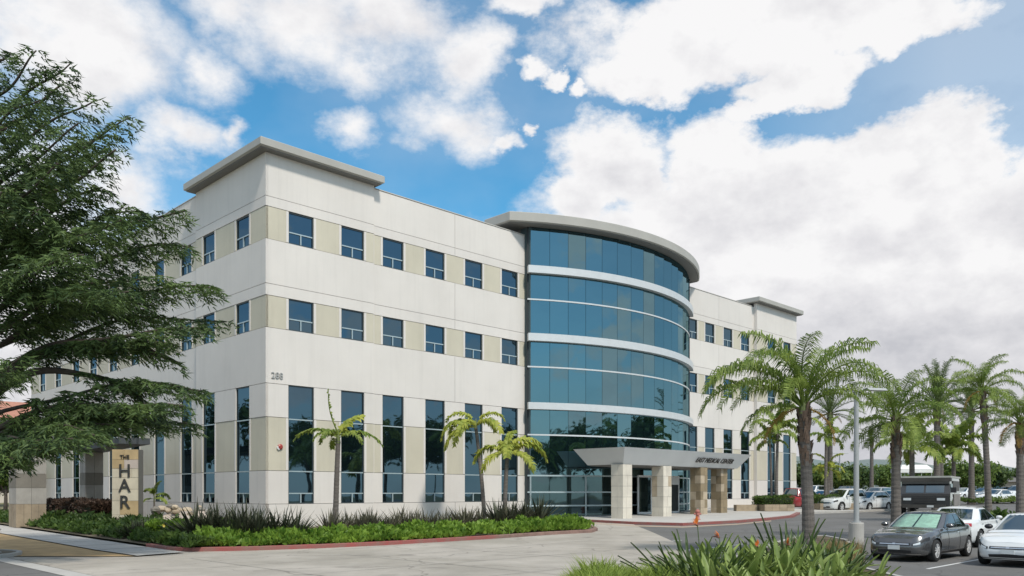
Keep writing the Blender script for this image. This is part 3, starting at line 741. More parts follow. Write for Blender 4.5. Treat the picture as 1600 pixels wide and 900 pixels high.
# ------------------------------------------------------------------ vehicles
tyre_m = mat('tyre_rubber', (.022, .022, .022), .85, .2, 8)
rim_m = mat('alloy_rim', (.62, .62, .62), .3, .05, metal=.15)
plast = mat('black_plastic', (.02, .02, .022), .5, .1)
car_glass = glass_mat('car_glass', (.62, .72, .74), (.012, .016, .018), .03, .30)
lens_m = mat('headlight_lens', (.62, .66, .68), .12, .1, 12, coat=1)
tail_m = mat('tail_light_red', (.42, .02, .02), .2, .1, 12, coat=1)
amber_m = mat('amber_lens', (.6, .2, .05), .3, .1)
plate_m = mat('number_plate', (.58, .60, .60), .5, .06, 25)
under_m = mat('underbody', (.012, .012, .012), .9)
def paint(name, col, metal=.0, rough=.28):
    return mat(name, col, rough, .03, 1, metal=metal, coat=1.0)
NR = 90
def make_car(body_paint, L=4.6, Wd=1.8, H=1.43, belt=.93, hood=.86, trunk=.98, cab=(.95, -.10, -1.0, -1.78), kind='sedan', rw=.32, glass=None, shade=None, low=False):
    """car pointing along +X, returns list of (name, mesh, parent index)"""
    out = []; hl = L/2; hw = Wd/2
    n = 6.0; brk = .88; xb = (1-brk**n)**(1/n)
    def ring(r):
        """r 0..1 front centre -> side -> rear centre; unit superellipse"""
        if r < .2: y = r/.2*brk; return (1-y**n)**(1/n), y
        if r > .8: y = (1-r)/.2*brk; return -(1-y**n)**(1/n), y
        x = xb-(r-.2)/.6*2*xb; return x, (1-abs(x)**n)**(1/n)
    if kind == 'sedan': tops = [(-hl, trunk-.12), (-hl+.12, trunk), (-hl*.72, trunk+.02), (-hl*.4, belt+.04), (0, belt), (cab[0], belt-.0), (hl*.6, hood), (hl*.85, hood-.08), (hl, hood-.22)]
    else: tops = [(-hl, belt), (-hl*.5, belt), (0, belt), (cab[0], belt), (hl*.6, hood+.02), (hl*.88, hood-.04), (hl, hood-.16)]
    def ztop(x):
        for (a, za), (b_, zb_) in zip(tops[:-1], tops[1:]):
            if x <= b_: 
                t = max(0, (x-a)/(b_-a)); t = t*t*(3-2*t); return za+(zb_-za)*t
        return tops[-1][1]
    zb0 = .20
    qs = [0, .04, .10, .18, .28, .38, .48, .58, .68, .78, .86, .93, .98, 1.0]
    def shape(q):
        fa = [(0, -.10), (.15, -.03), (.4, 0.0), (.6, -.0), (.8, -.03), (1, -.09)]
        wa = [(0, .90), (.08, .955), (.3, .99), (.5, 1.0), (.72, .985), (.88, .955), (1, .90)]
        def it(tb, v):
            for (a, x0), (b_, x1) in zip(tb[:-1], tb[1:]):
                if v <= b_: return x0+(x1-x0)*(v-a)/(b_-a)
            return tb[-1][1]
        return it(fa, q), it(wa, q)
    def P(r, q, side, off=0):
        x, y = ring(r); fx, wy = shape(q)
        X = x*(hl+fx)+0; Y = y*hw*wy
        zt = ztop(X); Z = zb0+q*(zt-zb0)
        # taper plan towards the nose and tail
        tp = 1-.10*max(0, (abs(X)/hl-.55)/.45)**2
        Y *= tp
        nx, ny = abs(x)**(n-1)*(1 if x > 0 else -1)/hl, y**(n-1)/hw
        l = math.hypot(nx, ny); 
        if off and l: X += nx/l*off; Y += ny/l*off
        return Vector((X, Y*side, Z))
    wx = (hl*.615, -hl*.60); AR = rw*1.16
    mb = MB()
    for side in (1, -1):
        base = len(mb.v); nq = len(qs)
        for i in range(NR+1):
            for q in qs:
                p = P(i/NR, q, side)
                r = i/NR
                if .15 < r < .85:
                    for w_ in wx:
                        dx, dz = p.x-w_, p.z-rw; d = math.hypot(dx, dz)
                        if d < AR: p.x = w_+dx/d*AR if d > 1e-4 else p.x; p.z = rw+dz/d*AR if d > 1e-4 else p.z
                mb.v.append(tuple(p))
        for i in range(NR):
            for j in range(nq-1):
                c = (P((i+.5)/NR, (qs[j]+qs[j+1])/2, side))
                if any(math.hypot(c.x-w_, c.z-rw) < AR*.97 for w_ in wx) and .15 < i/NR < .85: continue
                a = base+i*nq+j; fc = (a, a+1, a+nq+1, a+nq)
                mb.f.append(fc if side == 1 else fc[::-1])
        # top skin
        b2 = len(mb.v); nk = 8
        for i in range(NR+1):
            p = P(i/NR, 1, side)
            for k in range(nk+1):
                t = k/nk; crown = .035*(1-(1-t)**2)
                xx = p.x; yy = p.y*(1-t)
                edge = max(0, 1-abs(xx)/hl)
                mb.v.append((xx, yy, p.z+crown*min(1, edge*6)))
        for i in range(NR):
            for k in range(nk):
                a = b2+i*(nk+1)+k; fc = (a, a+1, a+nk+2, a+nk+1); mb.f.append(fc if side == 1 else fc[::-1])
    me = mb.mesh('body', body_paint, True)
    bm = bmesh.new(); bm.from_mesh(me); bmesh.ops.remove_doubles(bm, verts=bm.verts, dist=.0008); bmesh.ops.recalc_face_normals(bm, faces=bm.faces)
    bm.to_mesh(me); bm.free(); me.polygons.foreach_set('use_smooth', [True]*len(me.polygons))
    out.append(('body', me, -1, (0, 0, 0)))
    MBu = MB().prism([(hl-.42, -hw+.28), (hl-.42, hw-.28), (-hl+.42, hw-.28), (-hl+.42, -hw+.28)], .17, .55)
    out.append(('underbody', MBu.mesh('underbody', under_m), -1, (0, 0, 0)))
    # cabin
    xf0, xf1, xr1, xr0 = cab
    nn = 7.0
    def C(u, v, mode, side=1, off=0):
        """mode f/s/r; u position, v height 0..1.15"""
        vz = min(v, 1)
        xf = xf0+(xf1-xf0)*(max(0,vz)**.92); xr = xr0+(xr1-xr0)*(max(0,vz)**.95)
        cx, a = (xf+xr)/2, (xf-xr)/2; b_ = hw*(.93-.215*max(0,vz)**1.15)
        if mode == 's': xn = u; yn = (1-abs(xn)**nn)**(1/nn); q = Vector((cx+a*xn, b_*yn*side, 0)); nrm = Vector((0, side, .3))
        else:
            yn = u; xn = (1-abs(yn)**nn)**(1/nn)*(1 if mode == 'f' else -1); q = Vector((cx+a*xn, b_*yn, 0)); nrm = Vector((1 if mode == 'f' else -1, 0, .9))
        z0_ = belt-.03; z1_ = H-.065
        q.z = z0_+(z1_-z0_)*vz + .02*math.sin(vz*math.pi)
        if mode != 's': q.z += .05*(1-abs(u)**2)*vz**3*.6
        return q+nrm.normalized()*off
    M_ = .90; XS = (1-M_**nn)**(1/nn)
    sh = MB()
    for s in (1, -1): sh.grid(lambda a, b_, s=s: C(-XS+2*XS*a, b_, 's', s), 24, 8)
    sh.grid(lambda a, b_: C(-M_+2*M_*a, b_, 'f'), 16, 8); sh.grid(lambda a, b_: C(-M_+2*M_*a, b_, 'r'), 16, 8)
    shell = sh.mesh('cabin', dark_in, True, True)
    out.append(('cabin', shell, -1, (0, 0, 0)))
    # roof: crowned cap
    rf = MB()
    def RFp(a, b_):
        xn = -1+2*a; yn = -1+2*b_
        # square to superellipse
        f1 = (1-.5*abs(yn)**nn*(1-1/ (2**(1/nn)))*2) ; f2 = (1-.5*abs(xn)**nn*(1-1/(2**(1/nn)))*2)
        k = (abs(xn)**nn+abs(yn)**nn)**(1/nn) if (xn or yn) else 1
        m_ = max(abs(xn), abs(yn)); s_ = m_/k if k else 0
        x, y = xn*s_, yn*s_
        cx, a_ = (xf1+xr1)/2, (xf1-xr1)/2+.02; bb = hw*.715+.012
        return Vector((cx+a_*x, bb*y, H-.058+.058*(1-abs(y)**2.4)*(1-.5*abs(x)**3)))
    rf.grid(RFp, 16, 12); out.append(('roof', rf.mesh('roof', body_paint, True, True), -1, (0, 0, 0)))
    def patch(name, m, mode, u0, u1, v0, v1, side=1, off=.008, nu=8, nv=6, par=-1, sl0=0, sl1=0):
        g = MB().grid(lambda a, b_: C((u0+sl0*b_)+((u1+sl1*b_)-(u0+sl0*b_))*a, v0+(v1-v0)*b_, mode, side, off), nu, nv)
        out.append((name, g.mesh(name, m, True, True), par, (0, 0, 0)))
    gl = car_glass
    patch('windscreen', gl if not shade else glass or gl, 'f', -.83, .83, .06, .93, off=.012)
    if shade:
        for a0, a1 in ((-.78, -.04), (.02, .78)):
            patch('sunshade', shade, 'f', a0, a1, .10, .88, off=.006, par=-1)
    patch('rear_window', gl, 'r', -.80, .80, .16, .92)
    for s in (1, -1):
        # pillars & door tops in body colour, windows over them
        patch('side_frame', body_paint, 's', -XS-.0, XS+.0, -.02, .10, s, .010, 20, 2)
        patch('side_frame', body_paint, 's', -XS, XS, .92, 1.02, s, .009, 20, 2)
        patch('pillar', body_paint, 's', XS-.055, XS+.02, 0, 1.0, s, .010, 3, 6)
        patch('pillar', body_paint, 's', -XS-.02, -XS+(.26 if kind == 'sedan' else .10), 0, 1.0, s, .010, 4, 6, sl1=-.06)
        patch('side_window', gl, 's', .05, XS-.08, .11, .91, s, .006)
        patch('side_window', gl, 's', -XS+(.26 if kind == 'sedan' else .12), 0.0, .11, .91, s, .006, sl0=-.04)
        patch('pillar', plast, 's', -.0, .05, .08, .93, s, .009, 2, 4)
    for sgn in (1, -1):
        g = MB().grid(lambda a, b_: C(sgn*(.82+.09*a), b_, 'f', 1, .012), 2, 6); out.append(('pillar', g.mesh('pillar', body_paint, True, True), -1, (0, 0, 0)))
        g = MB().grid(lambda a, b_: C(sgn*(.78+.13*a), b_, 'r', 1, .010), 3, 6); out.append(('pillar', g.mesh('pillar', body_paint, True, True), -1, (0, 0, 0)))
    g = MB().grid(lambda a, b_: C(-.9+1.8*a, .9+.12*b_, 'f', 1, .012), 10, 2); out.append(('header', g.mesh('header', body_paint, True, True), -1, (0, 0, 0)))
    g = MB().grid(lambda a, b_: C(-.9+1.8*a, .9+.12*b_, 'r', 1, .012), 10, 2); out.append(('header', g.mesh('header', body_paint, True, True), -1, (0, 0, 0)))
    # details on the body skin
    def skin(name, m, r0, r1, q0, q1, side=1, off=.007, nu=8, nv=3, sq0=0, sq1=0):
        g = MB().grid(lambda a, b_: P(r0+(r1-r0)*a, q0+sq0*a+((q1+sq1*a)-(q0+sq0*a))*b_, side, off), nu, nv)
        out.append((name, g.mesh(name, m, True, True), -1, (0, 0, 0)))
    def skin2(name, m, r1, q0, q1, off=.007, nv=3, sq0=0, sq1=0, rear=False):
        """symmetric patch across the centre"""
        def f(a, b_):
            u = -1+2*a; r = abs(u)*r1; r = (1-r) if rear else r
            return P(r, (q0+sq0*abs(u))+((q1+sq1*abs(u))-(q0+sq0*abs(u)))*b_, 1 if u >= 0 else -1, off)
        g = MB().grid(f, 20, nv); out.append((name, g.mesh(name, m, True, True), -1, (0, 0, 0)))
    skin2('grille', plast, .125, .62, .80, .006, sq0=.03)
    skin2('lower_intake', plast, .13, .14, .36, .006, sq1=-.05)
    skin2('bumper_lip', chrome if body_paint.name.startswith('dark') else plast, .19, .045, .085, .008, 1)
    skin2('grille_bar', chrome, .115, .70, .76, .012, 2)
    skin2('badge', chrome, .012, .69, .79, .018, 2)
    for s in (1, -1):
        skin('headlight', plast, .135, .235, .62, .76, s, .007, 12, 3, sq0=.12, sq1=.13)
        skin('headlight_lens', lens_m, .145, .185, .655, .74, s, .012, 6, 3, sq0=.02, sq1=.05)
        skin('tail_light', tail_m, .79, .85, .73, .87, s, .008, 8, 3, sq1=.03)
        skin('door_gap', under_m, .432, .435, .12, .99, s, .003, 1, 10)
        skin('door_gap', under_m, .575, .578, .12, .99, s, .003, 1, 10)
        skin('door_gap', under_m, .33, .333, .30, .99, s, .003, 1, 8)
        skin('sill_trim', plast, .30, .70, .02, .09, s, .008, 20, 1)
        skin('door_handle', chrome, .545, .565, .80, .83, s, .022, 3, 1)
        skin('door_handle', chrome, .665, .685, .80, .83, s, .022, 3, 1)
        # mirror
        mx_, my = xf0-.42, hw*.93
        m1 = MB()
        m1.grid(lambda a, b_: Vector((mx_+.0+.10*math.cos(a*2*math.pi)*math.sin(b_*math.pi), s*(my+.10+.11*math.cos(b_*math.pi)), belt+.09+.075*math.sin(a*2*math.pi)*math.sin(b_*math.pi))), 10, 8)
        out.append(('mirror', m1.mesh('mirror', body_paint if not low else plast, True, True), -1, (0, 0, 0)))
    out.append(('number_plate', MB().box(hl-.005, hl+.02, -.16, .16, .36, .48).mesh('number_plate', plate_m), -1, (0, 0, 0)))
    out.append(('number_plate', MB().box(-hl-.02, -hl+.03, -.16, .16, .62, .75).mesh('number_plate', plate_m), -1, (0, 0, 0)))
    skin2('rear_bumper_trim', plast, .15, .08, .2, .006, rear=True)
    # wheels
    t = MB()
    prof = [(rw*.64, -.10), (rw*.93, -.105), (rw, -.07), (rw, .07), (rw*.93, .105), (rw*.64, .10)]
    ns = 28
    for k in range(ns):
        a = 2*math.pi*k/ns
        for (r_, y_) in prof: t.v.append((r_*math.cos(a), y_, r_*math.sin(a)))
    m6 = len(prof)
    for k in range(ns):
        for j in range(m6-1):
            a = k*m6+j; b_ = ((k+1) % ns)*m6+j; t.f.append((a, b_, b_+1, a+1))
    tyre = t.mesh('wheel', tyre_m, True, True)
    rmb = MB(); rr = rw*.66
    for k in range(ns):
        a = 2*math.pi*k/ns; rmb.v += [(rr*math.cos(a), -.10, rr*math.sin(a)), (rr*.90*math.cos(a), -.095, rr*.90*math.sin(a)), (rr*.88*math.cos(a), -.02, rr*.88*math.sin(a))]
    for k in range(ns):
        for j in range(2): a = k*3+j; b_ = ((k+1) % ns)*3+j; rmb.f.append((a, b_, b_+1, a+1))
    for k in range(5):
        for dd in (-.11, .11):
            a = 2*math.pi*k/5+.3; c_, s_ = math.cos(a), math.sin(a); c2, s2 = math.cos(a+dd*2.0), math.sin(a+dd*2.0)
            w_ = .018
            rmb.tube([(c_*.03, -.085, s_*.03), (c2*rr*.5, -.092, s2*rr*.5), (math.cos(a+dd*2)*rr*.92, -.085, math.sin(a+dd*2)*rr*.92)], [.028, .02, .018], 4)
    rmb.tube([(0, -.06, 0), (0, -.10, 0)], [.045, .04], 10)
    rim = rmb.mesh('rim', rim_m, False, True)
    disc = MB().tube([(0, -.015, 0), (0, .0, 0)], [rr*.86, rr*.86], 20).mesh('brake_disc', mat('brake_dark', (.05, .05, .05), .5), False, True)
    for w_ in wx:
        for s in (-1, 1):
            i0 = len(out)
            out.append(('wheel', tyre, -1, (w_, s*(hw-.115), rw, 0 if s == -1 else math.pi)))
            out.append(('rim', rim, i0, (0, 0, 0)))
            out.append(('brake_disc', disc, i0, (0, 0, 0)))
    # wheel wells
    for w_ in wx:
        for s in (-1, 1):
            ww = MB()
            b0 = len(ww.v); nn_ = 18
            for k in range(nn_+1):
                a = -.35+(math.pi+.7)*k/nn_
                for y_ in (hw*.975, hw-.42): ww.v.append((w_+AR*math.cos(a)*1.0, s*y_*(.985), rw+AR*math.sin(a)))
            for k in range(nn_): a = b0+k*2; ww.f.append((a, a+1, a+3, a+2))
            ww.v.append((w_, s*(hw-.42)*.985, rw)); c = len(ww.v)-1
            for k in range(nn_): a = b0+k*2+1; ww.f.append((a, a+2, c))
            out.append(('wheel_well', ww.mesh('wheel_well', under_m), -1, (0, 0, 0)))
    return out
def place_car(parts, loc, heading, label, cat='car', group=None, name='parked_car'):
    """heading: direction the nose points, radians from +X"""
    root = empty(name, loc, heading, label, cat, group)
    # follow the slope of the ground
    sl = .0156 if 28 < loc[1] < 100 else 0
    root.rotation_euler = (math.atan(sl*math.cos(heading)), -math.atan(sl*math.sin(heading)), heading)
    obs = []
    for nm, me, par, lc in parts:
        o = link(nm, me, root if par < 0 else obs[par], lc[:3], (0, 0, lc[3]) if len(lc) > 3 else None); obs.append(o)
    return root
HD = math.atan2(-.7039, -.7103)      # nose towards the camera's left (down the stall)
dgrey = paint('dark_grey_paint', (.13, .13, .133), .6, .25); wht = paint('white_paint', (.72, .73, .73)); wht2 = paint('cream_white_paint', (.66, .67, .66))
silver = paint('silver_paint', (.42, .44, .45), .7); redp = paint('red_paint', (.30, .03, .035)); teal = paint('teal_paint', (.03, .17, .20)); blk = paint('black_paint', (.018, .019, .022)); blue = paint('blue_paint', (.06, .10, .20))
shade_m = mat('sunshade_foil', (.50, .68, .60), .5, .25, 9, spec=.4)
cg = bpy.data.materials.new('clear_windscreen'); cg.use_nodes = True; _n = cg.node_tree; _n.nodes.clear()
_o = _n.nodes.new('ShaderNodeOutputMaterial'); _m = _n.nodes.new('ShaderNodeMixShader'); _t = _n.nodes.new('ShaderNodeBsdfTransparent'); _g = _n.nodes.new('ShaderNodeBsdfGlossy')
_t.inputs[0].default_value = (.86, .93, .90, 1); _g.inputs['Roughness'].default_value = .03; _f = _n.nodes.new('ShaderNodeFresnel'); _f.inputs[0].default_value = 1.5
_n.links.new(_f.outputs[0], _m.inputs[0]); _n.links.new(_t.outputs[0], _m.inputs[1]); _n.links.new(_g.outputs[0], _m.inputs[2]); _n.links.new(_m.outputs[0], _o.inputs[0])
sedanA = make_car(dgrey, 4.62, 1.80, 1.42, shade=shade_m, glass=cg)
sedanW = make_car(wht, 4.63, 1.80, 1.42, low=True)
sedanS = make_car(silver); 
place_car(sedanA, (12.6, 25.42, 0), HD, 'dark grey sedan with pale green sunshades behind its windscreen')
place_car(sedanW, (14.75, 23.55, 0), HD, 'white sedan cut by the right edge of the photo, nose to the camera')
sedanR = make_car(wht, 4.75, 1.84, 1.44)
place_car(sedanR, (17.1, 31.2, tz(31.2)), HD+math.pi, 'white sedan seen from behind with a red tail light, parked beyond the grey sedan')
suv = dict(L=4.6, Wd=1.86, H=1.72, belt=1.08, hood=1.02, trunk=1.1, cab=(1.15, .25, -1.85, -2.2), kind='suv', rw=.36)
hat = dict(L=4.2, Wd=1.76, H=1.52, belt=.98, hood=.94, trunk=1.0, cab=(1.15, .15, -1.55, -2.0), kind='suv', rw=.32)
FAR = [  # px, D, paint, shape, heading deg, label
 (1316, 63.5, wht2, suv, 215, 'white SUV with a dark side window parked behind the street lamp pole'),
 (1358, 64.5, wht, hat, 215, 'small white hatchback parked just right of the lamp pole'),
 (1386, 68, teal, hat, 225, 'teal car parked beside the grey palm trunk left of the dark truck'),
 (1256, 70, redp, suv, 40, 'red SUV seen between the building corner and the nearest palm trunk'),
 (1284, 74, blue, dict(), 210, 'blue car mostly hidden behind the planter with two small palms'),
 (1368, 76, silver, suv, 225, 'silver SUV in the row behind the white hatchback'),
 (1408, 67, blk, hat, 225, 'black car hidden between the palm trunk and the dark truck'),
 (1335, 82, wht, dict(), 225, 'white sedan far back under the round trees'),
 (1556, 84, wht, dict(), 205, 'white sedan driving out beyond the right hand palms'),
 (1430, 96, silver, dict(), 225, 'silver sedan far back above the roof of the dark truck'),
 (1573, 125, blk, suv, 200, 'dark SUV far off in front of the tan building'),
 (1528, 118, silver, suv, 210, 'grey SUV far back seen between two palm trunks'),
 (1270, 100, wht, suv, 225, 'white SUV furthest back beside the building end'),
 (1395, 105, wht, dict(), 225, 'white car furthest back under the white tent'),
 (1440, 112, redp, dict(), 225, 'red car far back above the left end of the truck roof'),
 (1480, 116, wht, suv, 225, 'white SUV far back above the truck roof'),
 (1505, 100, wht, dict(), 215, 'white sedan far back just right of the truck'),
 (1535, 100, silver, dict(), 205, 'silver sedan between the two trunks right of the truck'),
 (1590, 98, wht, suv, 200, 'white SUV at the right edge of the photo far back'),
 (1300, 112, silver, dict(), 225, 'silver sedan far back behind the two planter palms'),
 (1322, 92, blk, suv, 225, 'black SUV behind the white SUV left of the lamp pole'),
]
cache = {}
for px, D, pt, sp, hd, lab in FAR:
    key = (pt.name, repr(sp))
    if key not in cache: cache[key] = make_car(pt, **sp)
    l_ = on(px, D); place_car(cache[key], (l_.x, l_.y, tz(l_.y)), R(hd), lab, group='cars parked across the lot')

# dark armoured step van
tr = empty('delivery_truck', on(1454, 58), math.atan2(-.83, -.56), 'black boxy delivery truck with a wide split windscreen and pale roof', 'truck')
tp = paint('truck_black', (.02, .02, .02), .0, .5); tside = mat('truck_side', (.06, .055, .048), .5, .25, 1.5, metal=.1)
prof = [(3.0, .50), (3.12, .62), (3.14, 1.28), (2.9, 1.42), (2.42, 2.10), (2.42, 2.42), (2.3, 2.5), (-3.2, 2.5), (-3.25, 2.4), (-3.25, .5)]
w_ = 1.55
mb = MB(); n_ = len(prof)
for sg in (-1, 1): mb.v += [(x, sg*(w_-(.10 if z > 1.5 else 0)), z) for x, z in prof]
mb.f.append(tuple(range(n_))); mb.f.append(tuple(reversed(range(n_, 2*n_))))
for i in range(n_): j = (i+1) % n_; mb.f.append((i, n_+i, n_+j, j))
bo = mb.obj('body', tp, tr, fix=True)
MB().box(-3.3, 2.55, -w_+.02, w_-.02, 2.503, 2.62).obj('roof', mat('truck_roof', (.42, .42, .38), .6), tr)
MB().box(2.0, 2.62, -w_+.0, w_-.0, 2.25, 2.5).obj('brow', tside, tr)
def slant(y0, y1, a, b_, off):  # panel on the windscreen slope
    p0, p1 = Vector((2.9, 0, 1.42)), Vector((2.42, 0, 2.10)); nn = Vector((.68, 0, .48)).normalized()*off
    A, B_ = p0.lerp(p1, a)+nn, p0.lerp(p1, b_)+nn
    return MB().quad((A.x, y0, A.z), (A.x, y1, A.z), (B_.x, y1, B_.z), (B_.x, y0, B_.z))
for y0, y1 in ((-1.16, -.06), (.06, 1.16)): slant(y0, y1, .10, .92, .012).obj('windscreen', car_glass, tr)
MB().box(3.13, 3.17, -.72, .72, .80, 1.22).obj('grille', plast, tr)
for k in range(4): MB().box(3.165, 3.185, -.70, .70, .84+k*.10, .87+k*.10).obj('grille_bar', tside, tr)
for sg in (-1, 1):
    MB().box(3.13, 3.18, sg*.78 if sg > 0 else -1.26, 1.26 if sg > 0 else -.78, .98, 1.14).obj('headlight', lens_m, tr)
    MB().box(2.5, 2.75, sg*(w_+.02)-.0 if sg > 0 else -w_-.32, w_+.32 if sg > 0 else -w_-.02, 1.5, 1.85).obj('mirror', plast, tr)
    MB().box(1.35, 2.3, *(sorted((sg*(w_-.10), sg*(w_-.03)))), 1.5, 2.1).obj('side_window', car_glass, tr)
    MB().box(-2.9, .9, *(sorted((sg*(w_-.10), sg*(w_-.05)))), 1.6, 2.3).obj('side_panel', tside, tr)
    MB().box(-2.9, .9, *(sorted((sg*(w_-.02), sg*(w_+.012)))), .6, 1.4).obj('side_panel', mat('truck_side_light', (.22, .20, .18), .5, .3, 1.2), tr)
    for x in (2.05, -2.0):
        t = MB(); t.tube([(0, -.13, 0), (0, -.10, 0), (0, .10, 0), (0, .13, 0)], [.36, .42, .42, .36], 22); wo = t.obj('wheel', tyre_m, tr, loc=(x, sg*(w_-.12), .42), fix=True)
        MB().tube([(0, sg*.10, 0), (0, sg*.145, 0)], [.22, .19], 14).obj('rim', rim_m, wo, fix=True)
MB().box(3.1, 3.32, -1.3, 1.3, .48, .70).obj('bumper', tside, tr)
MB().box(3.3, 3.34, .2, .6, .52, .66).obj('number_plate', plate_m, tr)

# ------------------------------------------------------------------ palms
palm_leaf = leaf_mat('queen_palm_leaf', (.06, .12, .018), (.30, .38, .08), .40, .8)
date_leaf = leaf_mat('date_palm_leaf', (.06, .10, .035), (.17, .22, .07), .3, .8)
yel_leaf = leaf_mat('yellow_palm_leaf', (.20, .28, .04), (.50, .50, .09), .35, 1)
king_leaf = leaf_mat('king_palm_leaf', (.10, .18, .03), (.36, .42, .09), .4, 1)
dead_leaf = leaf_mat('dry_palm_leaf', (.30, .16, .04), (.42, .27, .07), .3, 1)
stem_m = mat('frond_stem', (.13, .16, .05), .6, .2)
def frond_mesh(name, m, L, e0, sag, npair, ll, hang, lw=.035, seed=0, fwd=.45, curl=0):
    rnd = random.Random(seed); mb = MB(); pts = []; p = Vector((0, 0, 0)); K = 16
    for k in range(K+1):
        t = k/K; e = e0-sag*t**1.35; pts.append(p.copy()); p = p+Vector((math.cos(e), curl*t, math.sin(e)))*L/K
    mb.tube(pts, [.035*(1-.85*k/K)+.004 for k in range(K+1)], 3, cap=False)
    for i in range(npair):
        t = .14+.86*(i+.5)/npair; x = t*K; k = min(K-1, int(x)); c = pts[k].lerp(pts[k+1], x-k); d = (pts[k+1]-pts[k]).normalized()
        side0 = d.cross(Vector((0, 0, 1))); side0 = side0.normalized() if side0.length > .01 else Vector((0, 1, 0)); upv = side0.cross(d)
        l_ = ll*(math.sin(math.pi*min(1, .12+.80*t))**.6)*rnd.uniform(.8, 1.12)
        for sg in (-1, 1):
            ll_up = rnd.uniform(-.35, .55)
            d1 = (side0*sg+d*fwd*rnd.uniform(.7, 1.4)+upv*(.25+ll_up)).normalized()
            a = c; b_ = a+d1*l_*.45
            d2 = (d1+Vector((0, 0, -1))*hang*rnd.uniform(.6, 1.3)).normalized(); e_ = b_+d2*l_*.55
            w0 = d*lw
            mb.v += [tuple(a-w0*.6), tuple(a+w0*.6), tuple(b_+w0), tuple(b_-w0), tuple(e_)]
            q = len(mb.v)-5; mb.f += [(q, q+1, q+2, q+3), (q+3, q+2, q+4)]
    return mb.mesh(name, m)
FR = {}
def fronds(kind):
    if kind in FR: return FR[kind]
    if kind == 'queen': r_ = [frond_mesh('frond', palm_leaf, L, R(e), R(s), 66, .70, 2.0, .021, i) for i, (L, e, s) in enumerate([(3.3, 80, 95), (3.6, 62, 125), (3.6, 42, 120), (3.3, 18, 95), (2.6, -5, 65)])]
    elif kind == 'date': r_ = [frond_mesh('frond', date_leaf, L, R(e), R(s), 46, .42, .35, .02, i+9, fwd=.9) for i, (L, e, s) in enumerate([(2.9, 82, 30), (3.0, 62, 55), (3.0, 42, 60), (2.8, 20, 60), (2.5, -5, 50)])]
    elif kind == 'king': r_ = [frond_mesh('frond', king_leaf, L, R(e), R(s), 40, .55, 1.1, .06, i+20) for i, (L, e, s) in enumerate([(2.1, 80, 60), (2.2, 58, 110), (2.2, 38, 120), (2.0, 12, 95)])]
    elif kind == 'yellow': r_ = [frond_mesh('frond', yel_leaf, L, R(e), R(s), 38, .50, 1.1, .055, i+30) for i, (L, e, s) in enumerate([(2.0, 75, 90), (2.0, 52, 130), (1.9, 30, 120), (1.8, 0, 90)])]
    FR[kind] = r_; return r_
def palm(px, D, h, r, kind, label, nf=22, scale=1.0, lean=(0, 0), azs=None, boots=.28, seed=0, group=None, base_dz=0, elv=None, grey=False):
    rnd = random.Random(seed+int(px)); b = on(px, D, base_dz)
    root = empty('palm_tree', b, 0, label, 'palm tree', group)
    pts = []; rad = []; n = int(h/.09)
    for k in range(n+1):
        t = k/n; pts.append((lean[0]*t**1.5, lean[1]*t**1.5, h*t)); rr = r*(1.0+.55*math.exp(-t*14)-.22*t); rad.append(rr*(1+(.035 if k % 2 else -.02)*rnd.uniform(.5, 1.3)))
    MB().tube(pts, rad, 14).obj('trunk', trunk_palm, root, smooth=False)
    top = Vector(pts[-1])
    if boots:
        mb = MB()
        for k in range(64):
            t = rnd.uniform(1-boots, 1.0); z = h*t; a = rnd.uniform(0, 6.28); rr = r*.9*(1+.25*math.sin((t-1+boots)/boots*math.pi))
            c = Vector((lean[0]*t**1.5+rr*.8*math.cos(a), lean[1]*t**1.5+rr*.8*math.sin(a), z)); o_ = Vector((math.cos(a), math.sin(a), 0)); q = Vector((-math.sin(a), math.cos(a), 0))
            w = r*.34; hh = .30*rnd.uniform(.7, 1.3)
            mb.quad(c-q*w, c+q*w, c+q*w*.5+o_*.07+Vector((0, 0, hh)), c-q*w*.5+o_*.07+Vector((0, 0, hh)))
            mb.quad(c-q*w, c-q*w*.5+o_*.07+Vector((0, 0, hh)), c-o_*.03+Vector((0, 0, hh*.8)))
        mb.obj('leaf_boots', boot_m, root)
    cs = MB(); cs.tube([top+Vector((0, 0, -.1)), top+Vector((0, 0, .15)), top+Vector((0, 0, .5))], [r*.85, r*.6, r*.15], 10); cs.obj('crownshaft', stem_m, root)
    ms = fronds(kind); nm = len(ms)
    if azs is None:
        lst = []
        for i in range(nf):
            a = i*2.39996+rnd.uniform(-.25, .25); e = min(nm-1, int(nm*(i+.5)/nf)); lst.append((a, e))
    else: lst = azs
    for it in lst:
        a, e = it[0], it[1]; sc = (it[2] if len(it) > 2 else 1)*scale*rnd.uniform(.9, 1.08)
        o_ = Vector((math.cos(a), math.sin(a), 0))*r*.35
        f = link('frond', ms[e], root, top+o_+Vector((0, 0, .25-.06*e)), (rnd.uniform(-.25, .25), rnd.uniform(-.12, .12), a)); f.scale = (sc, sc, sc)
        if len(it) > 3: f.data = it[3]
    return root
DG = math.radians
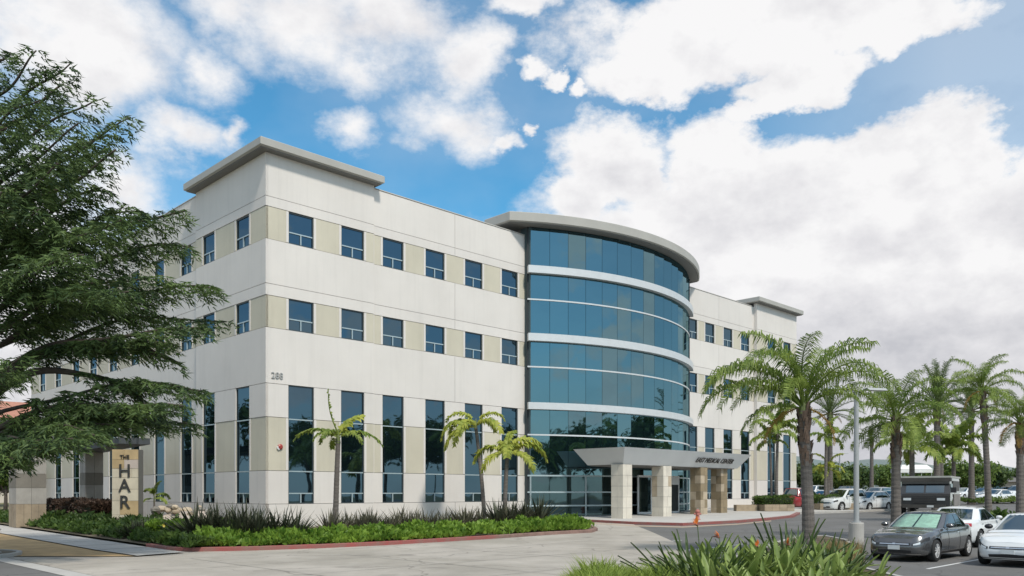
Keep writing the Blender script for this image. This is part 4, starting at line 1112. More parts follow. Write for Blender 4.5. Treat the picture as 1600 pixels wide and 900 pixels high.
palm(1264, 26, 4.55, .20, 'queen', 'tall grey trunked queen palm nearest the camera, its fronds over the end of the building', azs=[(DG(2), 0, 1.12), (DG(-12), 1, 1.0), (DG(14), 2, .92), (DG(180), 0, 1.0), (DG(188), 1, 1.1), (DG(172), 1, 1.0), (DG(195), 2, 1.0), (DG(150), 1, .95), (DG(215), 1, .95), (DG(178), 2, 1.05), (DG(165), 3, .7), (DG(240), 2, .8), (DG(120), 0, .9), (DG(60), 0, .9), (DG(270), 0, .85), (DG(90), 1, .85), (DG(300), 1, .85), (DG(30), 1, .9), (DG(-30), 0, .8), (DG(200), 3, .75), (DG(140), 2, .85), (DG(-40), 2, .6)], scale=1.0, lean=(-.18, .0), boots=.42, seed=3)
palm(1400, 33.5, 4.75, .20, 'queen', 'queen palm with a thick brown trunk behind the dark grey sedan', nf=24, scale=.80, boots=.40, seed=5)
palm(1545, 45, 7.1, .17, 'queen', 'queen palm with a dark trunk rising behind the white sedan', nf=22, scale=.72, lean=(-.35, 0), boots=.3, seed=8)
palm(1594, 38, 4.9, .18, 'queen', 'queen palm cut by the right edge of the photo', nf=22, scale=.72, boots=.3, seed=11)
palm(1464, 66, 8.2, .27, 'date', 'tall date palm with an orange brown crown base above the dark truck', nf=40, scale=1.28, boots=.20, seed=2)
palm(1297, 84, 9.0, .28, 'date', 'date palm seen between the nearest palm trunk and the lamp pole', nf=34, scale=1.15, boots=.18, seed=4)
palm(1518, 80, 9.0, .27, 'date', 'date palm directly behind the dark trunked queen palm', nf=34, scale=1.25, boots=.18, seed=6)
palm(1362, 100, 7.2, .24, 'date', 'small distant fan of palm leaves right of the lamp pole', nf=20, scale=.8, boots=.15, seed=7)
palm(1425, 62, 4.6, .22, 'king', 'low palm with arching fronds half hidden behind the thick brown trunk', nf=14, scale=1.35, boots=0, seed=9)
palm(1471, 98, 8.2, .24, 'date', 'distant palm low behind the tall date palm', nf=18, scale=.7, boots=.15, seed=12)
palm(1490, 75, 5.0, .2, 'king', 'feathery light green palm behind the dark truck', nf=16, scale=1.5, boots=0, seed=15)
dmesh = frond_mesh('dry_frond', dead_leaf, 2.3, R(0), R(75), 26, .34, 1.2, .03, 70)
for nm_, az_l in (('date palm with an orange', (0, .5, 3.4)), ('date palm seen', (0.3, 3.0)), ('queen palm with a dark trunk', (.2, 3.3)), ('tall grey trunked', (2.6, 5.6)), ('queen palm cut', (3.4, 4.1)), ('date palm directly', (.1, 2.9))):
    for o in [o for o in COL.objects if nm_ in str(o.get('label', ''))]:
        tr_ = [c for c in o.children if c.name.startswith('crownshaft')][0]; zt = max(v.co.z for v in tr_.data.vertices)-.35
        cx_ = sum(v.co.x for v in tr_.data.vertices)/len(tr_.data.vertices)
        for a_ in az_l:
            f = link('dry_frond', dmesh, o, (cx_, 0, zt), (random.uniform(-.3, .3), random.uniform(.1, .5), a_)); f.scale = (.75,)*3
# palms in the planters by the building
palm(1213, 60.3, 5.3, .12, 'king', 'slender palm in the planter against the end of the building', nf=12, scale=1.0, boots=0, seed=21, lean=(.1, 0), base_dz=.5)
palm(1206, 60.6, 4.6, .10, 'king', 'shorter slender palm beside the other one in the planter against the building', nf=7, scale=.8, boots=0, seed=22, lean=(-.15, 0), base_dz=.5)
palm(1290, 63, 5.0, .13, 'king', 'slender green palm in the planter right of the nearest trunk', nf=9, scale=.85, boots=0, seed=23, lean=(.05, 0), base_dz=.5)
palm(1294, 64, 2.6, .12, 'yellow', 'small yellowing palm in the planter right of the nearest trunk', nf=9, scale=.8, boots=0, seed=24, base_dz=.5)
# three young palms in front of the white wall
kf = fronds('king')
dr = frond_mesh('frond', king_leaf, 1.9, R(25), R(95), 34, .40, 1.2, .07, 50)
upf = frond_mesh('frond', king_leaf, 2.0, R(118), R(35), 16, .20, .5, .05, 51)
upr = frond_mesh('frond', yel_leaf, 1.25, R(60), R(50), 22, .45, .8, .09, 52)
dl = frond_mesh('frond', king_leaf, 2.05, R(20), R(78), 36, .42, .9, .07, 53, curl=.1)
palm(524, 35, 4.05, .125, 'king', 'young palm with a slim leaning trunk in front of the white wall', azs=[(DG(178), 0, 1, dl), (DG(0), 0, .95, dl), (DG(35), 0, 1, upr), (DG(8), 0, 1.0, upf), (DG(200), 2, .55), (DG(150), 2, .55), (DG(-20), 2, .6), (DG(80), 1, .5), (DG(250), 2, .55), (DG(120), 3, .55)], boots=0, lean=(.12, 0), seed=31)
palm(788, 41, 3.7, .12, 'yellow', 'pale yellow green young palm at the right end of the planting bed', azs=[(DG(0), 2, 1), (DG(-25), 3, .9), (DG(170), 2, .95), (DG(20), 1, .9), (DG(200), 3, .8), (DG(100), 1, .8), (DG(60), 0, .7), (DG(270), 2, .8), (DG(320), 3, .9)], boots=0, scale=1.2, lean=(.15, 0), seed=33)
palm(757, 43, 5.1, .11, 'yellow', 'young palm with yellow drooping fronds left of the pale palm', azs=[(DG(180), 2, 1), (DG(190), 3, 1), (DG(5), 1, .8), (DG(150), 2, .9, None) if False else (DG(150), 2, .9), (DG(40), 2, .7), (DG(-40), 2, .9), (DG(240), 2, .8), (DG(215), 3, .9), (DG(165), 1, .8)], boots=0, scale=1.2, lean=(-.45, .1), seed=35)

# ------------------------------------------------------------------ the cedar
well = [(-17.2+1.9*math.cos(i*math.pi/10), 25.4+1.9*math.sin(i*math.pi/10)) for i in range(20)]
sheet('tree_well', well, earth_m, .10); band('kerb', [Vector(p) for p in well+[well[0]]], .15, .13, kerb_m)
cedar = empty('cedar_tree', (-17.2, 25.4, 0), 0, 'large dark cedar with drooping tiers of foliage at the left edge', 'tree')
cedar_leaf = leaf_mat('cedar_needles', (.022, .048, .022), (.13, .195, .055), .25, .9, .6)
TX, TY = -17.2, 25.4
MB().tube([(0, 0, -.2), (0, 0, .4), (.1, .05, 4), (.0, .1, 9), (.1, 0, 14), (.15, 0, 16.3)], [.75, .52, .44, .33, .16, .04], 14).obj('trunk', bark_m, cedar, smooth=True)
def cedar_limb(z0, tip, r0=.12, sag=.5, dens=1.0, start=.22, bl=1.35, seed=0, mid=None, droop=.30):
    rnd = random.Random(seed); a = Vector((0, 0, z0)); b_ = Vector(tip)-Vector((TX, TY, 0))
    Lh = (b_-a).length; m_ = (a+b_)/2+Vector((0, 0, sag)) if mid is None else Vector(mid)-Vector((TX, TY, 0))
    K = 18; pts = []; j = Vector((rnd.uniform(-1, 1), rnd.uniform(-1, 1), 0))*.25
    for k in range(K+1):
        t = k/K; p = a*(1-t)**2+m_*2*t*(1-t)+b_*t*t; p += j*math.sin(t*7)*.4+Vector((0, 0, .10*math.sin(t*11+seed))); pts.append(p)
    lo = MB().tube(pts, [r0*(1-.88*(k/K))+.012 for k in range(K+1)], 7).obj('limb', bark_m, cedar, smooth=True)
    mb = MB(); V = mb.v; Fc = mb.f; tw = MB()
    nb = int(Lh/.125*dens)
    for i in range(nb):
        t = start+(1-start)*(i+rnd.random())/nb; x = t*K; k = min(K-1, int(x)); c = pts[k].lerp(pts[k+1], x-k); d = (pts[k+1]-pts[k]); d.z *= .5; d.normalize()
        sd_ = Vector((-d.y, d.x, 0)).normalized()*(1 if i % 2 else -1)
        env = bl*(math.sin(math.pi*min(1, .16+.80*(t-start)/(1-start)))**.7)*rnd.uniform(.5, 1.15)
        dirv = (sd_*rnd.uniform(.5, 1.1)+d*rnd.uniform(.3, .9)+Vector((0, 0, rnd.uniform(-.16, .20)))).normalized()
        p = c.copy(); n = max(3, int(env/.085)); q0 = p.copy()
        for s in range(n):
            u = s/n; dv = (dirv+Vector((0, 0, -droop*2.2*u*u))).normalized(); p = p+dv*env/n
            sd2 = Vector((-dv.y, dv.x, 0)); 
            if sd2.length < .01: sd2 = Vector((1, 0, 0))
            sd2.normalize()
            tl = .34*(1-.5*u)*rnd.uniform(.6, 1.2)
            for sg in (-1, 1):
                # a drooping twig of overlapping needles
                tdir = (sd2*sg*rnd.uniform(.5, 1)+dv*rnd.uniform(.5, 1.1)+Vector((0, 0, rnd.uniform(-.55, .12)))).normalized()
                for f in range(3):
                    pp = p+tdir*tl*(f/3)+Vector((0, 0, -.05*f*f)); 
                    nd = (tdir+Vector((rnd.uniform(-.5, .5), rnd.uniform(-.5, .5), rnd.uniform(-.55, .3)))).normalized()
                    wv = nd.cross(Vector((rnd.uniform(-1, 1), rnd.uniform(-1, 1), rnd.uniform(-1, 1)))); 
                    if wv.length < .05: continue
                    wv.normalize(); l2 = rnd.uniform(.14, .27); w2 = .026
                    b = len(V); V.extend([tuple(pp-wv*w2), tuple(pp+wv*w2), tuple(pp+nd*l2)]); Fc.append((b, b+1, b+2))
        if i % 4 == 0: tw.tube([q0, q0.lerp(p, .5)+Vector((0, 0, .03)), p], [.018, .012, .005], 3, cap=False)
    mb.obj('foliage', cedar_leaf, lo)
    if tw.v: tw.obj('twigs', bark_m, lo)['kind'] = 'stuff'
    return lo
tips = [ # px, py, D, start z above ground, sag, branchlet length
 (18,78,25.5,14.0,.0,.9),(60,84,24.5,12.8,.1,.9),(112,97,25,12.4,.2,.9),(100,135,26.5,11.8,.2,1.0),(152,150,24,11.0,.3,1.0),
 (205,188,24.5,9.6,.6,1.05),(168,205,26.5,9.6,.5,1.1),(120,200,22,10.0,.3,1.1),(60,150,22,11.8,.2,1.0),(185,240,23.5,9.0,.5,1.0),
 (150,235,27.5,9.0,.6,1.2),(90,260,22,8.8,.4,1.2),(160,290,24.5,8.0,.7,1.2),(60,330,22,8.2,.5,1.2),(120,330,27.5,7.8,.7,1.2),
 (288,332,24.5,7.2,1.5,1.15),(225,330,26,7.4,1.3,1.2),(190,345,22.5,7.2,1.0,1.3),(298,385,25.5,6.4,1.6,1.0),(255,430,24.5,6.0,1.3,1.1),
 (130,400,21.5,6.6,.9,1.2),(60,430,22.5,6.4,.6,1.3),(346,455,25,5.4,1.9,1.0),(352,500,26,4.8,1.8,.8),(330,520,24,4.8,1.5,.9),(200,450,22,5.8,1.2,1.3),
 (275,545,24.5,4.6,1.8,1.0),(235,480,27.5,5.4,1.4,1.2),(100,480,27,5.6,.8,1.2),
 (325,608,24.5,3.6,1.4,1.25),(290,640,23.5,3.2,1.4,1.2),(250,655,25.5,3.2,1.3,1.2),(310,668,26,3.1,1.3,.9),
 (150,675,22.5,3.0,.8,1.2),(110,690,21.5,2.9,.7,1.15),(60,700,22.5,2.8,.5,1.1),(205,665,24,3.1,1.0,1.2),(20,715,22,2.6,.3,1.1),
 (30,560,21.5,4.2,.4,.9),(10,200,22,10.8,.2,1.2),(5,300,21.5,8.4,.4,1.2),
]
for i, (px, py, D, z0, sg, bl_) in enumerate(tips):
    cedar_limb(z0, W(px, py, D), r0=.065+.04*(i % 3 == 0), sag=sg, bl=bl_, seed=i*3+1, dens=.52 if z0 > 8.5 else .76, start=.30)
# the heavy arching limb seen through the crown
cedar_limb(3.6, W(285, 575, 24.6), r0=.27, seed=91, mid=W(90, 455, 25), bl=.6, dens=.5, start=.55)
cedar_limb(3.9, W(230, 640, 25.2), r0=.16, seed=92, mid=W(100, 500, 25), bl=.7, dens=.5, start=.6)
for i in range(12):   # limbs on the far sides of the trunk
    a = R(100+i*17); z = 3.5+i*1.0; L_ = 6.5*(1-z/22)
    cedar_limb(z, (TX+L_*math.cos(a), TY+L_*math.sin(a), z+.6), seed=200+i, bl=1.3, dens=.55)

# ------------------------------------------------------------------ leafy trees
green_a = leaf_mat('broad_leaf_dark', (.022, .055, .015), (.11, .16, .035), .3, .35)
green_b = leaf_mat('broad_leaf_light', (.06, .12, .02), (.18, .24, .05), .35, .35)
green_c = leaf_mat('shrub_leaf', (.035, .08, .015), (.13, .20, .035), .3, 1.2)
bark2 = mat('tree_bark', (.13, .105, .085), .95, .3, 5, .6, 18)
def leafy(pos, h, r, m, label, seed=0, n=2600, leaf=.22, trunk=.3, flat=.62, group=None, name='leafy_tree', cat='tree', clumps=11):
    rnd = random.Random(seed); root = empty(name, pos, rnd.uniform(0, 6), label, cat, group)
    tb = MB(); tb.tube([(0, 0, -.2), (.05, 0, h*.22), (.1, .05, h*.45), (.05, .1, h*.7)], [trunk*.55, trunk*.42, trunk*.32, trunk*.12], 9); tb.obj('trunk', bark2, root, smooth=True)
    cs = []
    for k in range(clumps):
        a = rnd.uniform(0, 6.28); q = rnd.uniform(.15, .72)*r; z = h*(1-flat*.5)+rnd.uniform(-.30, .30)*h*flat
        cs.append((Vector((q*math.cos(a), q*math.sin(a), z)), r*rnd.uniform(.28, .48)))
        lb_ = MB(); c = cs[-1][0]; lb_.tube([(.1, .05, h*.35), c*.6+Vector((0, 0, h*.16)), c], [trunk*.22, trunk*.13, .02], 5); lb_.obj('limb', bark2, root)
    mb = MB(); per = n//clumps
    for c, cr_ in cs:
        for i in range(per):
            d = Vector((rnd.gauss(0, 1), rnd.gauss(0, 1), rnd.gauss(0, .75))).normalized()*cr_*rnd.uniform(.45, 1.08)
            d.z *= .8; p = c+d; u = (d.normalized()+Vector((rnd.uniform(-.8, .8), rnd.uniform(-.8, .8), rnd.uniform(-.5, .8)))).normalized(); v = u.orthogonal().normalized(); w = u.cross(v); t = rnd.uniform(0, 3.14)
            a_ = v*math.cos(t)+w*math.sin(t); b_ = u.cross(a_); s_ = leaf*rnd.uniform(.6, 1.3)
            mb.quad(p-a_*s_, p-b_*s_*.45, p+a_*s_, p+b_*s_*.45)
    mb.obj('crown', m, root)
    return root
TL = [ # px, D, height, radius, mat, label
 (1330, 112, 4.3, 4.6, green_a, 'wide dark round tree behind the lamp pole'),
 (1378, 118, 4.4, 3.4, green_b, 'light green tree behind the white hatchback'),
 (1262, 116, 5.2, 4.0, green_a, 'dark bushy tree against the end of the building'),
 (1298, 104, 4.2, 3.0, green_b, 'bright green tree behind the white SUV'),
 (1462, 112, 4.2, 2.8, green_b, 'bright green tree above the roof of the dark truck'),
 (1500, 108, 4.9, 4.2, green_b, 'light green spreading tree right of the truck'),
 (1540, 125, 4.9, 3.4, green_a, 'dark tree behind the dark trunked palm'),
 (1582, 150, 4.6, 4.2, green_b, 'light green tree above the tan building'),
 (1428, 160, 3.6, 4.0, green_a, 'far dark tree behind the white tent'),
 (1625, 140, 5.2, 4.0, green_a, 'dark tree at the right edge of the photo'),
 (1490, 190, 4.2, 5.0, green_a, 'farthest dark tree on the lot behind the tall date palm'),
]
for i, (px, D, h, r, m, lab) in enumerate(TL): leafy(on(px, D), h, r, m, lab, seed=40+i, n=5200, leaf=.26, group='trees behind the parking lot')
# trees on the far side of the lot, mirrored in the ground floor glass
for i, (x, y, h, r) in enumerate([(50, -24, 11, 6.5), (54, -11, 12, 7), (49, 2, 10.5, 6.5), (54, 14, 12.5, 7), (50, 27, 11, 6.5), (56, 39, 12, 7), (53, 52, 10.5, 6.5), (60, 66, 12, 7)]):
    leafy(Vector((x, y, tz(y))), h, r, green_a, 'dark tree on the far side of the lot, '+['nearest the street', 'second from the street', 'third from the street', 'fourth from the street', 'fifth from the street', 'sixth from the street', 'seventh from the street', 'farthest from the street'][i], seed=70+i, n=3800, leaf=.40, group='trees mirrored in the windows')
for i, (x, y, h, r) in enumerate([(-58, 44, 11, 6.5), (-62, 58, 12, 7), (-66, 73, 11, 6.5), (-72, 88, 12, 7)]):
    leafy(Vector((x, y, tz(y))), h, r, green_a, ['nearest', 'second', 'third', 'farthest'][i]+' dark tree across the street, mirrored in the side wing windows', seed=170+i, n=3000, leaf=.42, group='trees across the street')
leafy(W(8, 769, 62)-Vector((0, 0, 1.6)), 4.2, 2.6, green_b, 'bright green shrub at the left edge behind the first stone column', seed=90, n=3000, leaf=.18)
leafy(W(-6, 769, 75)-Vector((0, 0, 1.6)), 8.5, 5.0, green_a, 'dark tree at the left edge beyond the side wing', seed=91, n=3200, leaf=.3)

# ------------------------------------------------------------------ distant buildings and tent
db = empty('tan_building', on(1590, 138), R(-20), 'low tan building far off at the right edge', 'building')
tanm = mat('tan_render', (.40, .33, .25), .9, .1, .6); MB().box(-5, 9, 0, 8, -.5, 2.6).obj('wall', tanm, db)
MB().prism([(-5.5, -.5), (9.5, -.5), (9.5, 8.5), (-5.5, 8.5)], 2.6, 3.6, [(-3, 3.8), (7, 3.8), (7, 4.2), (-3, 4.2)]).obj('roof', mat('grey_shingle', (.16, .15, .145), .9, .2, 3), db)
for x in (-3, 0, 3, 6):
    wo = MB().box(x-.6, x+.6, -.06, .0, .9, 2.0).obj('window', alu_dark, db); MB().box(x-.5, x+.5, -.08, -.061, 1.0, 1.9).obj('pane', glassA, wo)
tn = empty('white_tent', on(1424, 98), 0, 'white canopy tent roof above the cars left of the dark truck', 'tent')
tw_ = mat('tent_fabric', (.75, .75, .72), .8, .05)
MB().prism([(-2.2, -1.5), (2.2, -1.5), (2.2, 1.5), (-2.2, 1.5)], 2.9, 3.3, [(-1.7, -.9), (1.7, -.9), (1.7, .9), (-1.7, .9)]).obj('roof', tw_, tn)
MB().box(-2.2, 2.2, -1.5, 1.5, 2.55, 2.898).obj('valance', tw_, tn)
for x in (-2.1, 2.1):
    for y in (-1.4, 1.4): MB().tube([(x, y, 0), (x, y, 2.6)], .05, 6).obj('post', chrome, tn)
hs = empty('far_house', W(22, 769, 92)-Vector((0, 0, 1.6)), R(40), 'pink roofed building far back at the left edge behind the cedar', 'building')
MB().box(-6, 4, -4, 4, -1, 9.5).obj('wall', mat('pale_render', (.58, .52, .45), .9, .08, .6), hs)
MB().prism([(-6.6, -4.6), (4.6, -4.6), (4.6, 4.6), (-6.6, 4.6)], 9.5, 11.6, [(-4, -.3), (2, -.3), (2, .3), (-4, .3)]).obj('roof', mat('terracotta_roof', (.42, .20, .14), .9, .2, 3), hs)

# ------------------------------------------------------------------ planters by the plaza
def blob_hedge(name, m, x0, x1, y0, y1, z0, z1, parent, n=1400, leaf=.07, seed=0, wav=.08):
    """clipped hedge: leafy shell round a solid core"""
    rnd = random.Random(seed); mb = MB()
    for i in range(n):
        u, v = rnd.random(), rnd.random(); f = rnd.choice((0, 1, 2, 2, 3, 4, 2))
        if f == 0: p = Vector((x0+(x1-x0)*u, y0, z0+(z1-z0)*v)); nn = Vector((0, -1, .2))
        elif f == 1: p = Vector((x0+(x1-x0)*u, y1, z0+(z1-z0)*v)); nn = Vector((0, 1, .2))
        elif f == 2: p = Vector((x0+(x1-x0)*u, y0+(y1-y0)*v, z1)); nn = Vector((0, 0, 1))
        elif f == 3: p = Vector((x0, y0+(y1-y0)*u, z0+(z1-z0)*v)); nn = Vector((-1, 0, .2))
        else: p = Vector((x1, y0+(y1-y0)*u, z0+(z1-z0)*v)); nn = Vector((1, 0, .2))
        w = noise.noise(p*1.7+Vector((seed, 0, 0)))*wav*2; p += nn*(w+rnd.uniform(-.04, .06))
        d = (nn+Vector((rnd.uniform(-.9, .9), rnd.uniform(-.9, .9), rnd.uniform(-.5, .9)))).normalized(); a = d.orthogonal().normalized(); b_ = d.cross(a); t = rnd.uniform(0, 3.14)
        q = (a*math.cos(t)+b_*math.sin(t))*leaf*rnd.uniform(.4, .8); l_ = d*leaf*rnd.uniform(.8, 1.8)
        mb.quad(p-q, p+l_*.5-q*.2, p+l_, p+l_*.5+q*1.1)
    o = mb.obj(name, m, parent)
    return o
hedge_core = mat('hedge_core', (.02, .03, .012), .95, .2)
plant_stone = mat('planter_stone', (.33, .26, .18), .85, .2, 2.5, .3, 20, tint=.1)
for (px, D, w, lab) in ((1207, 60.6, 2.3, 'tan stone planter with a clipped hedge against the end of the building'), (1297, 63.5, 2.9, 'tan stone planter with a clipped hedge right of the nearest palm trunk')):
    pl = empty('planter', on(px, D, .13), TH*.2, lab, 'planter', 'stone planters on the plaza')
    for k in range(4):
        x0 = -w/2+w*k/4
        for z_ in range(2):
            bpart('stone_block', pl, x0+.008, x0+w/4-.008, -1.1-random.uniform(0, .01), -.95, z_*.24+.005, z_*.24+.235, plant_stone)
    MB().prism([(-w/2, -.99), (w/2, -.99), (w/2, 1.1), (-w/2, 1.1)], 0, .46).obj('planter_wall', plant_stone, pl)
    hd = tag(empty('hedge', on(px, D, .60), TH*.2), 'boxy clipped green hedge growing in the stone planter '+('by the building end' if px < 1250 else 'right of the nearest trunk'), 'hedge', 'hedges in the planters')
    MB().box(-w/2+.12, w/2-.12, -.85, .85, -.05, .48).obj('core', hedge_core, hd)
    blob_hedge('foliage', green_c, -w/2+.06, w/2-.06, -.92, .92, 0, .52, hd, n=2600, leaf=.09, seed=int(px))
MB().box(-1.6, 0, -.25, .25, 0, .45).obj('low_wall', plant_stone, loc=on(1181, 60.4, .13), rot=(0, 0, TH*.2))
bpy.data.objects['low_wall']['label'] = 'low tan seat wall left of the stone planter at the end of the building'; bpy.data.objects['low_wall']['category'] = 'wall'

bed = [p[:2] for p in KL]+[p[:2] for p in KL2[1:]]+[B(16.4, .08)[:2], B(0, .08)[:2], BL(36, .2)[:2], BL(36, 7.75)[:2]]
sheet('planting_bed', bed, earth_m, .12)
band('kerb', [p[:2] for p in KL[:8]], .18, .15, kerb_red)
band('kerb', [p[:2] for p in KL[7:]]+[p[:2] for p in KL2[1:]], .18, .15, mat('kerb_brown_paint', (.24, .15, .125), .85, .3, 2.5, .2))
gc_m = leaf_mat('ground_cover_leaf', (.06, .14, .015), (.25, .38, .05), .35, 1.3)
def cover(name, segs, d0, d1, h, m, n, leaf, seed, label, cat='ground cover'):
    """leaves of a low mass planted along a ground line, from d0 to d1 metres behind it"""
    rnd = random.Random(seed); mb = MB()
    P_ = [Vector(p[:2]) for p in segs]; Ls = [(b_-a).length for a, b_ in zip(P_[:-1], P_[1:])]; tot = sum(Ls)
    for i in range(n):
        s_ = rnd.random()*tot
        for k, l_ in enumerate(Ls):
            if s_ <= l_: break
            s_ -= l_
        a, b_ = P_[k], P_[k+1]; d = (b_-a).normalized(); q = Vector((-d.y, d.x)); w = rnd.uniform(d0, d1)
        c = a+d*s_+q*w; e = min(1, (w-d0)/.35, (d1-w)/.35+.3)
        if noise.noise(Vector((c.x*.9+7, c.y*.9, seed*3))) < -.28: continue
        hh = h*(.50+.8*noise.noise(Vector((c.x*1.3, c.y*1.3, seed)))+.25*noise.noise(Vector((c.x*4, c.y*4, seed))))*max(.35, e)
        z = tz(c.y)+.12+max(.03, hh)*rnd.uniform(.35, 1)
        p = Vector((c.x, c.y, z)); dd = Vector((rnd.uniform(-1, 1), rnd.uniform(-1, 1), rnd.uniform(.2, 1.3))).normalized(); r_ = dd.cross(Vector((rnd.uniform(-1, 1), rnd.uniform(-1, 1), .1))).normalized()
        l_ = leaf*rnd.uniform(.6, 1.5)
        mb.quad(p-r_*l_*.16, p+dd*l_*.5-r_*l_*.22, p+dd*l_, p+dd*l_*.5+r_*l_*.22)
    return tag(mb.obj(name, m), label, cat, None, 'stuff')
cover('ground_cover', KL[2:10], .15, 2.9, .50, gc_m, 30000, .24, 5, 'bright green ground cover along the red kerb')
cover('ground_cover', KL2, .1, 1.6, .45, gc_m, 3500, .22, 6, 'bright green ground cover at the tip of the bed')
mb = cover('ground_cover', [BL(-8.9, 7.6), BL(8, 7.6)], -1.6, -.1, .42, leaf_mat('dark_ground_cover', (.03, .07, .015), (.10, .16, .03), .3, 1.3), 15000, .2, 7, 'darker green ground cover along the pale sidewalk')
mb = cover('ground_cover', [BL(8, 7.6), BL(30, 7.6)], -2.2, -.1, .5, MATS['dark_ground_cover'], 11000, .2, 8, 'dark green ground cover at the far left of the sidewalk')
cover('ground_cover', [BL(-7, 5.8), BL(16, 5.8)], -1.9, .2, .75, leaf_mat('mid_ground_cover', (.028, .065, .018), (.09, .14, .035), .3, 1.1), 15000, .24, 9, 'mounded green shrubs between the stone columns and the sidewalk')
# square hedge with yellow flowers near the sign
hp = G(278, 846); hg = empty('hedge', (hp.x, hp.y+1.0, tz(hp.y)+.12), R(18), 'boxy bright green hedge with yellow flowers beside the sign pillar', 'hedge')
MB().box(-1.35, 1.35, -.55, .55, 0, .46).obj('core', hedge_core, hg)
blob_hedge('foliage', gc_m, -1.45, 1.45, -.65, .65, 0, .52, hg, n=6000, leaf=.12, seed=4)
fm = mat('yellow_petal', (.75, .58, .12), .6, .1)
for k in range(16):
    mb = MB(); c = Vector((random.uniform(-1.4, 1.4), -.74+random.uniform(-.05, .1), random.uniform(.10, .52)))
    for j in range(5):
        a = j*1.2566; q = Vector((math.cos(a), -.3, math.sin(a)))*.075; s_ = Vector((-math.sin(a), 0, math.cos(a)))*.035
        mb.quad(c, c+q*.6+s_, c+q, c+q*.6-s_)
    mb.obj('flower', fm, hg)
# dark maroon hedge between the stone columns
hp = W(122, 812, 44); hm2 = leaf_mat('maroon_leaf', (.035, .025, .02), (.10, .06, .04), .2, 1)
hg = empty('hedge', (hp.x, hp.y, tz(44)+.1), math.atan2(.7103, -.7039)+math.pi, 'long dark maroon hedge between the grey stone columns and the sign pillar', 'hedge')
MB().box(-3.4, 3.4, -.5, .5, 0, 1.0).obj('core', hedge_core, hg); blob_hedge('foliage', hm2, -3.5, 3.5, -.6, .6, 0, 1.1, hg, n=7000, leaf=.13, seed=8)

# spiky flax clumps
flax_d = leaf_mat('flax_leaf_dark', (.028, .035, .022), (.10, .11, .065), .15, 2)
flax_p = leaf_mat('flax_leaf_pale', (.075, .075, .050), (.20, .19, .13), .2, 2)
def spiky_mesh(name, m, n, L, w, seed, spread=1.0, bend=.4):
    rnd = random.Random(seed); mb = MB()
    for i in range(n):
        a = rnd.uniform(0, 6.283); e = R(rnd.uniform(28, 88)); o_ = Vector((math.cos(a), math.sin(a), 0)); d = (o_*math.cos(e)*spread+Vector((0, 0, math.sin(e)))).normalized()
        s_ = Vector((-math.sin(a), math.cos(a), 0)); l_ = L*rnd.uniform(.6, 1.1); p = o_*rnd.uniform(0, .18); prev = None; q = len(mb.v); K = 4
        for k in range(K+1):
            t = k/K; ww = w*(.6+1.0*math.sin(math.pi*min(1, t*.8+.12)))*(1-t**3); tw_ = s_+Vector((0, 0, .5*math.sin(i)))
            mb.v += [tuple(p-tw_*ww*.5), tuple(p+tw_*ww*.5)]; p = p+d*l_/K; d = (d+o_*bend*.16+Vector((0, 0, -.12*bend))).normalized()
        for k in range(K): mb.f.append((q+2*k, q+2*k+1, q+2*k+3, q+2*k+2))
    return mb.mesh(name, m)
ORD = 'leftmost,second,third,fourth,fifth,sixth,seventh,eighth,ninth,tenth,eleventh,twelfth,thirteenth,fourteenth,fifteenth,sixteenth,seventeenth,eighteenth,nineteenth,twentieth,twenty first,twenty second,twenty third,rightmost'.split(',')
fxd = [spiky_mesh('flax_blades', flax_d, 75, 1.5, .055, i) for i in range(3)]; fxp = [spiky_mesh('flax_blades', flax_p, 70, 1.15, .045, 10+i, 1.1) for i in range(3)]
wheres = {}
def flax(px, py, dback, ms, sc, label, group):
    g = G(px, py); b = Vector((g.x, g.y, 0))+Vector((-.49, .87, 0))*dback
    o = link('flax_plant', ms[random.randrange(len(ms))], None, (b.x, b.y, tz(b.y)+.1), (random.uniform(-.08, .08), random.uniform(-.08, .08), random.uniform(0, 6.28))); o.scale = (sc,)*3
    tag(o, label, 'plant', group)
for i in range(12):
    px = 322+i*15.5+random.uniform(-4, 4)
    flax(px, 859, 2.3+random.uniform(0, .8), fxd, random.uniform(.8, 1.15), ORD[i]+' dark spiky flax plant from the left below the corner of the building', 'dark flax plants')
for i in range(24):
    px = 556+i*10.6+random.uniform(-3, 3)
    flax(px, 859-.067*(px-400), 2.9+random.uniform(0, .7), fxp, random.uniform(.8, 1.08), ORD[i]+' greyish flax plant in the long row under the tall windows', 'greyish flax plants')
for i in range(7):
    px = 822+i*11
    flax(px, 859-.067*(px-400)+2, 3.0+random.uniform(-.3, .5), fxp if i % 2 else fxd, random.uniform(1.0, 1.3), ORD[i]+' flax plant from the left at the foot of the curved glass front', 'flax plants by the curved glass')
for i in range(6):
    px = 255+i*9
    flax(px-40, 852, 2.2+i*.2, fxd, .55, ORD[i]+' small dark spiky plant from the left at the foot of the sign pillar', 'small spiky plants by the sign')

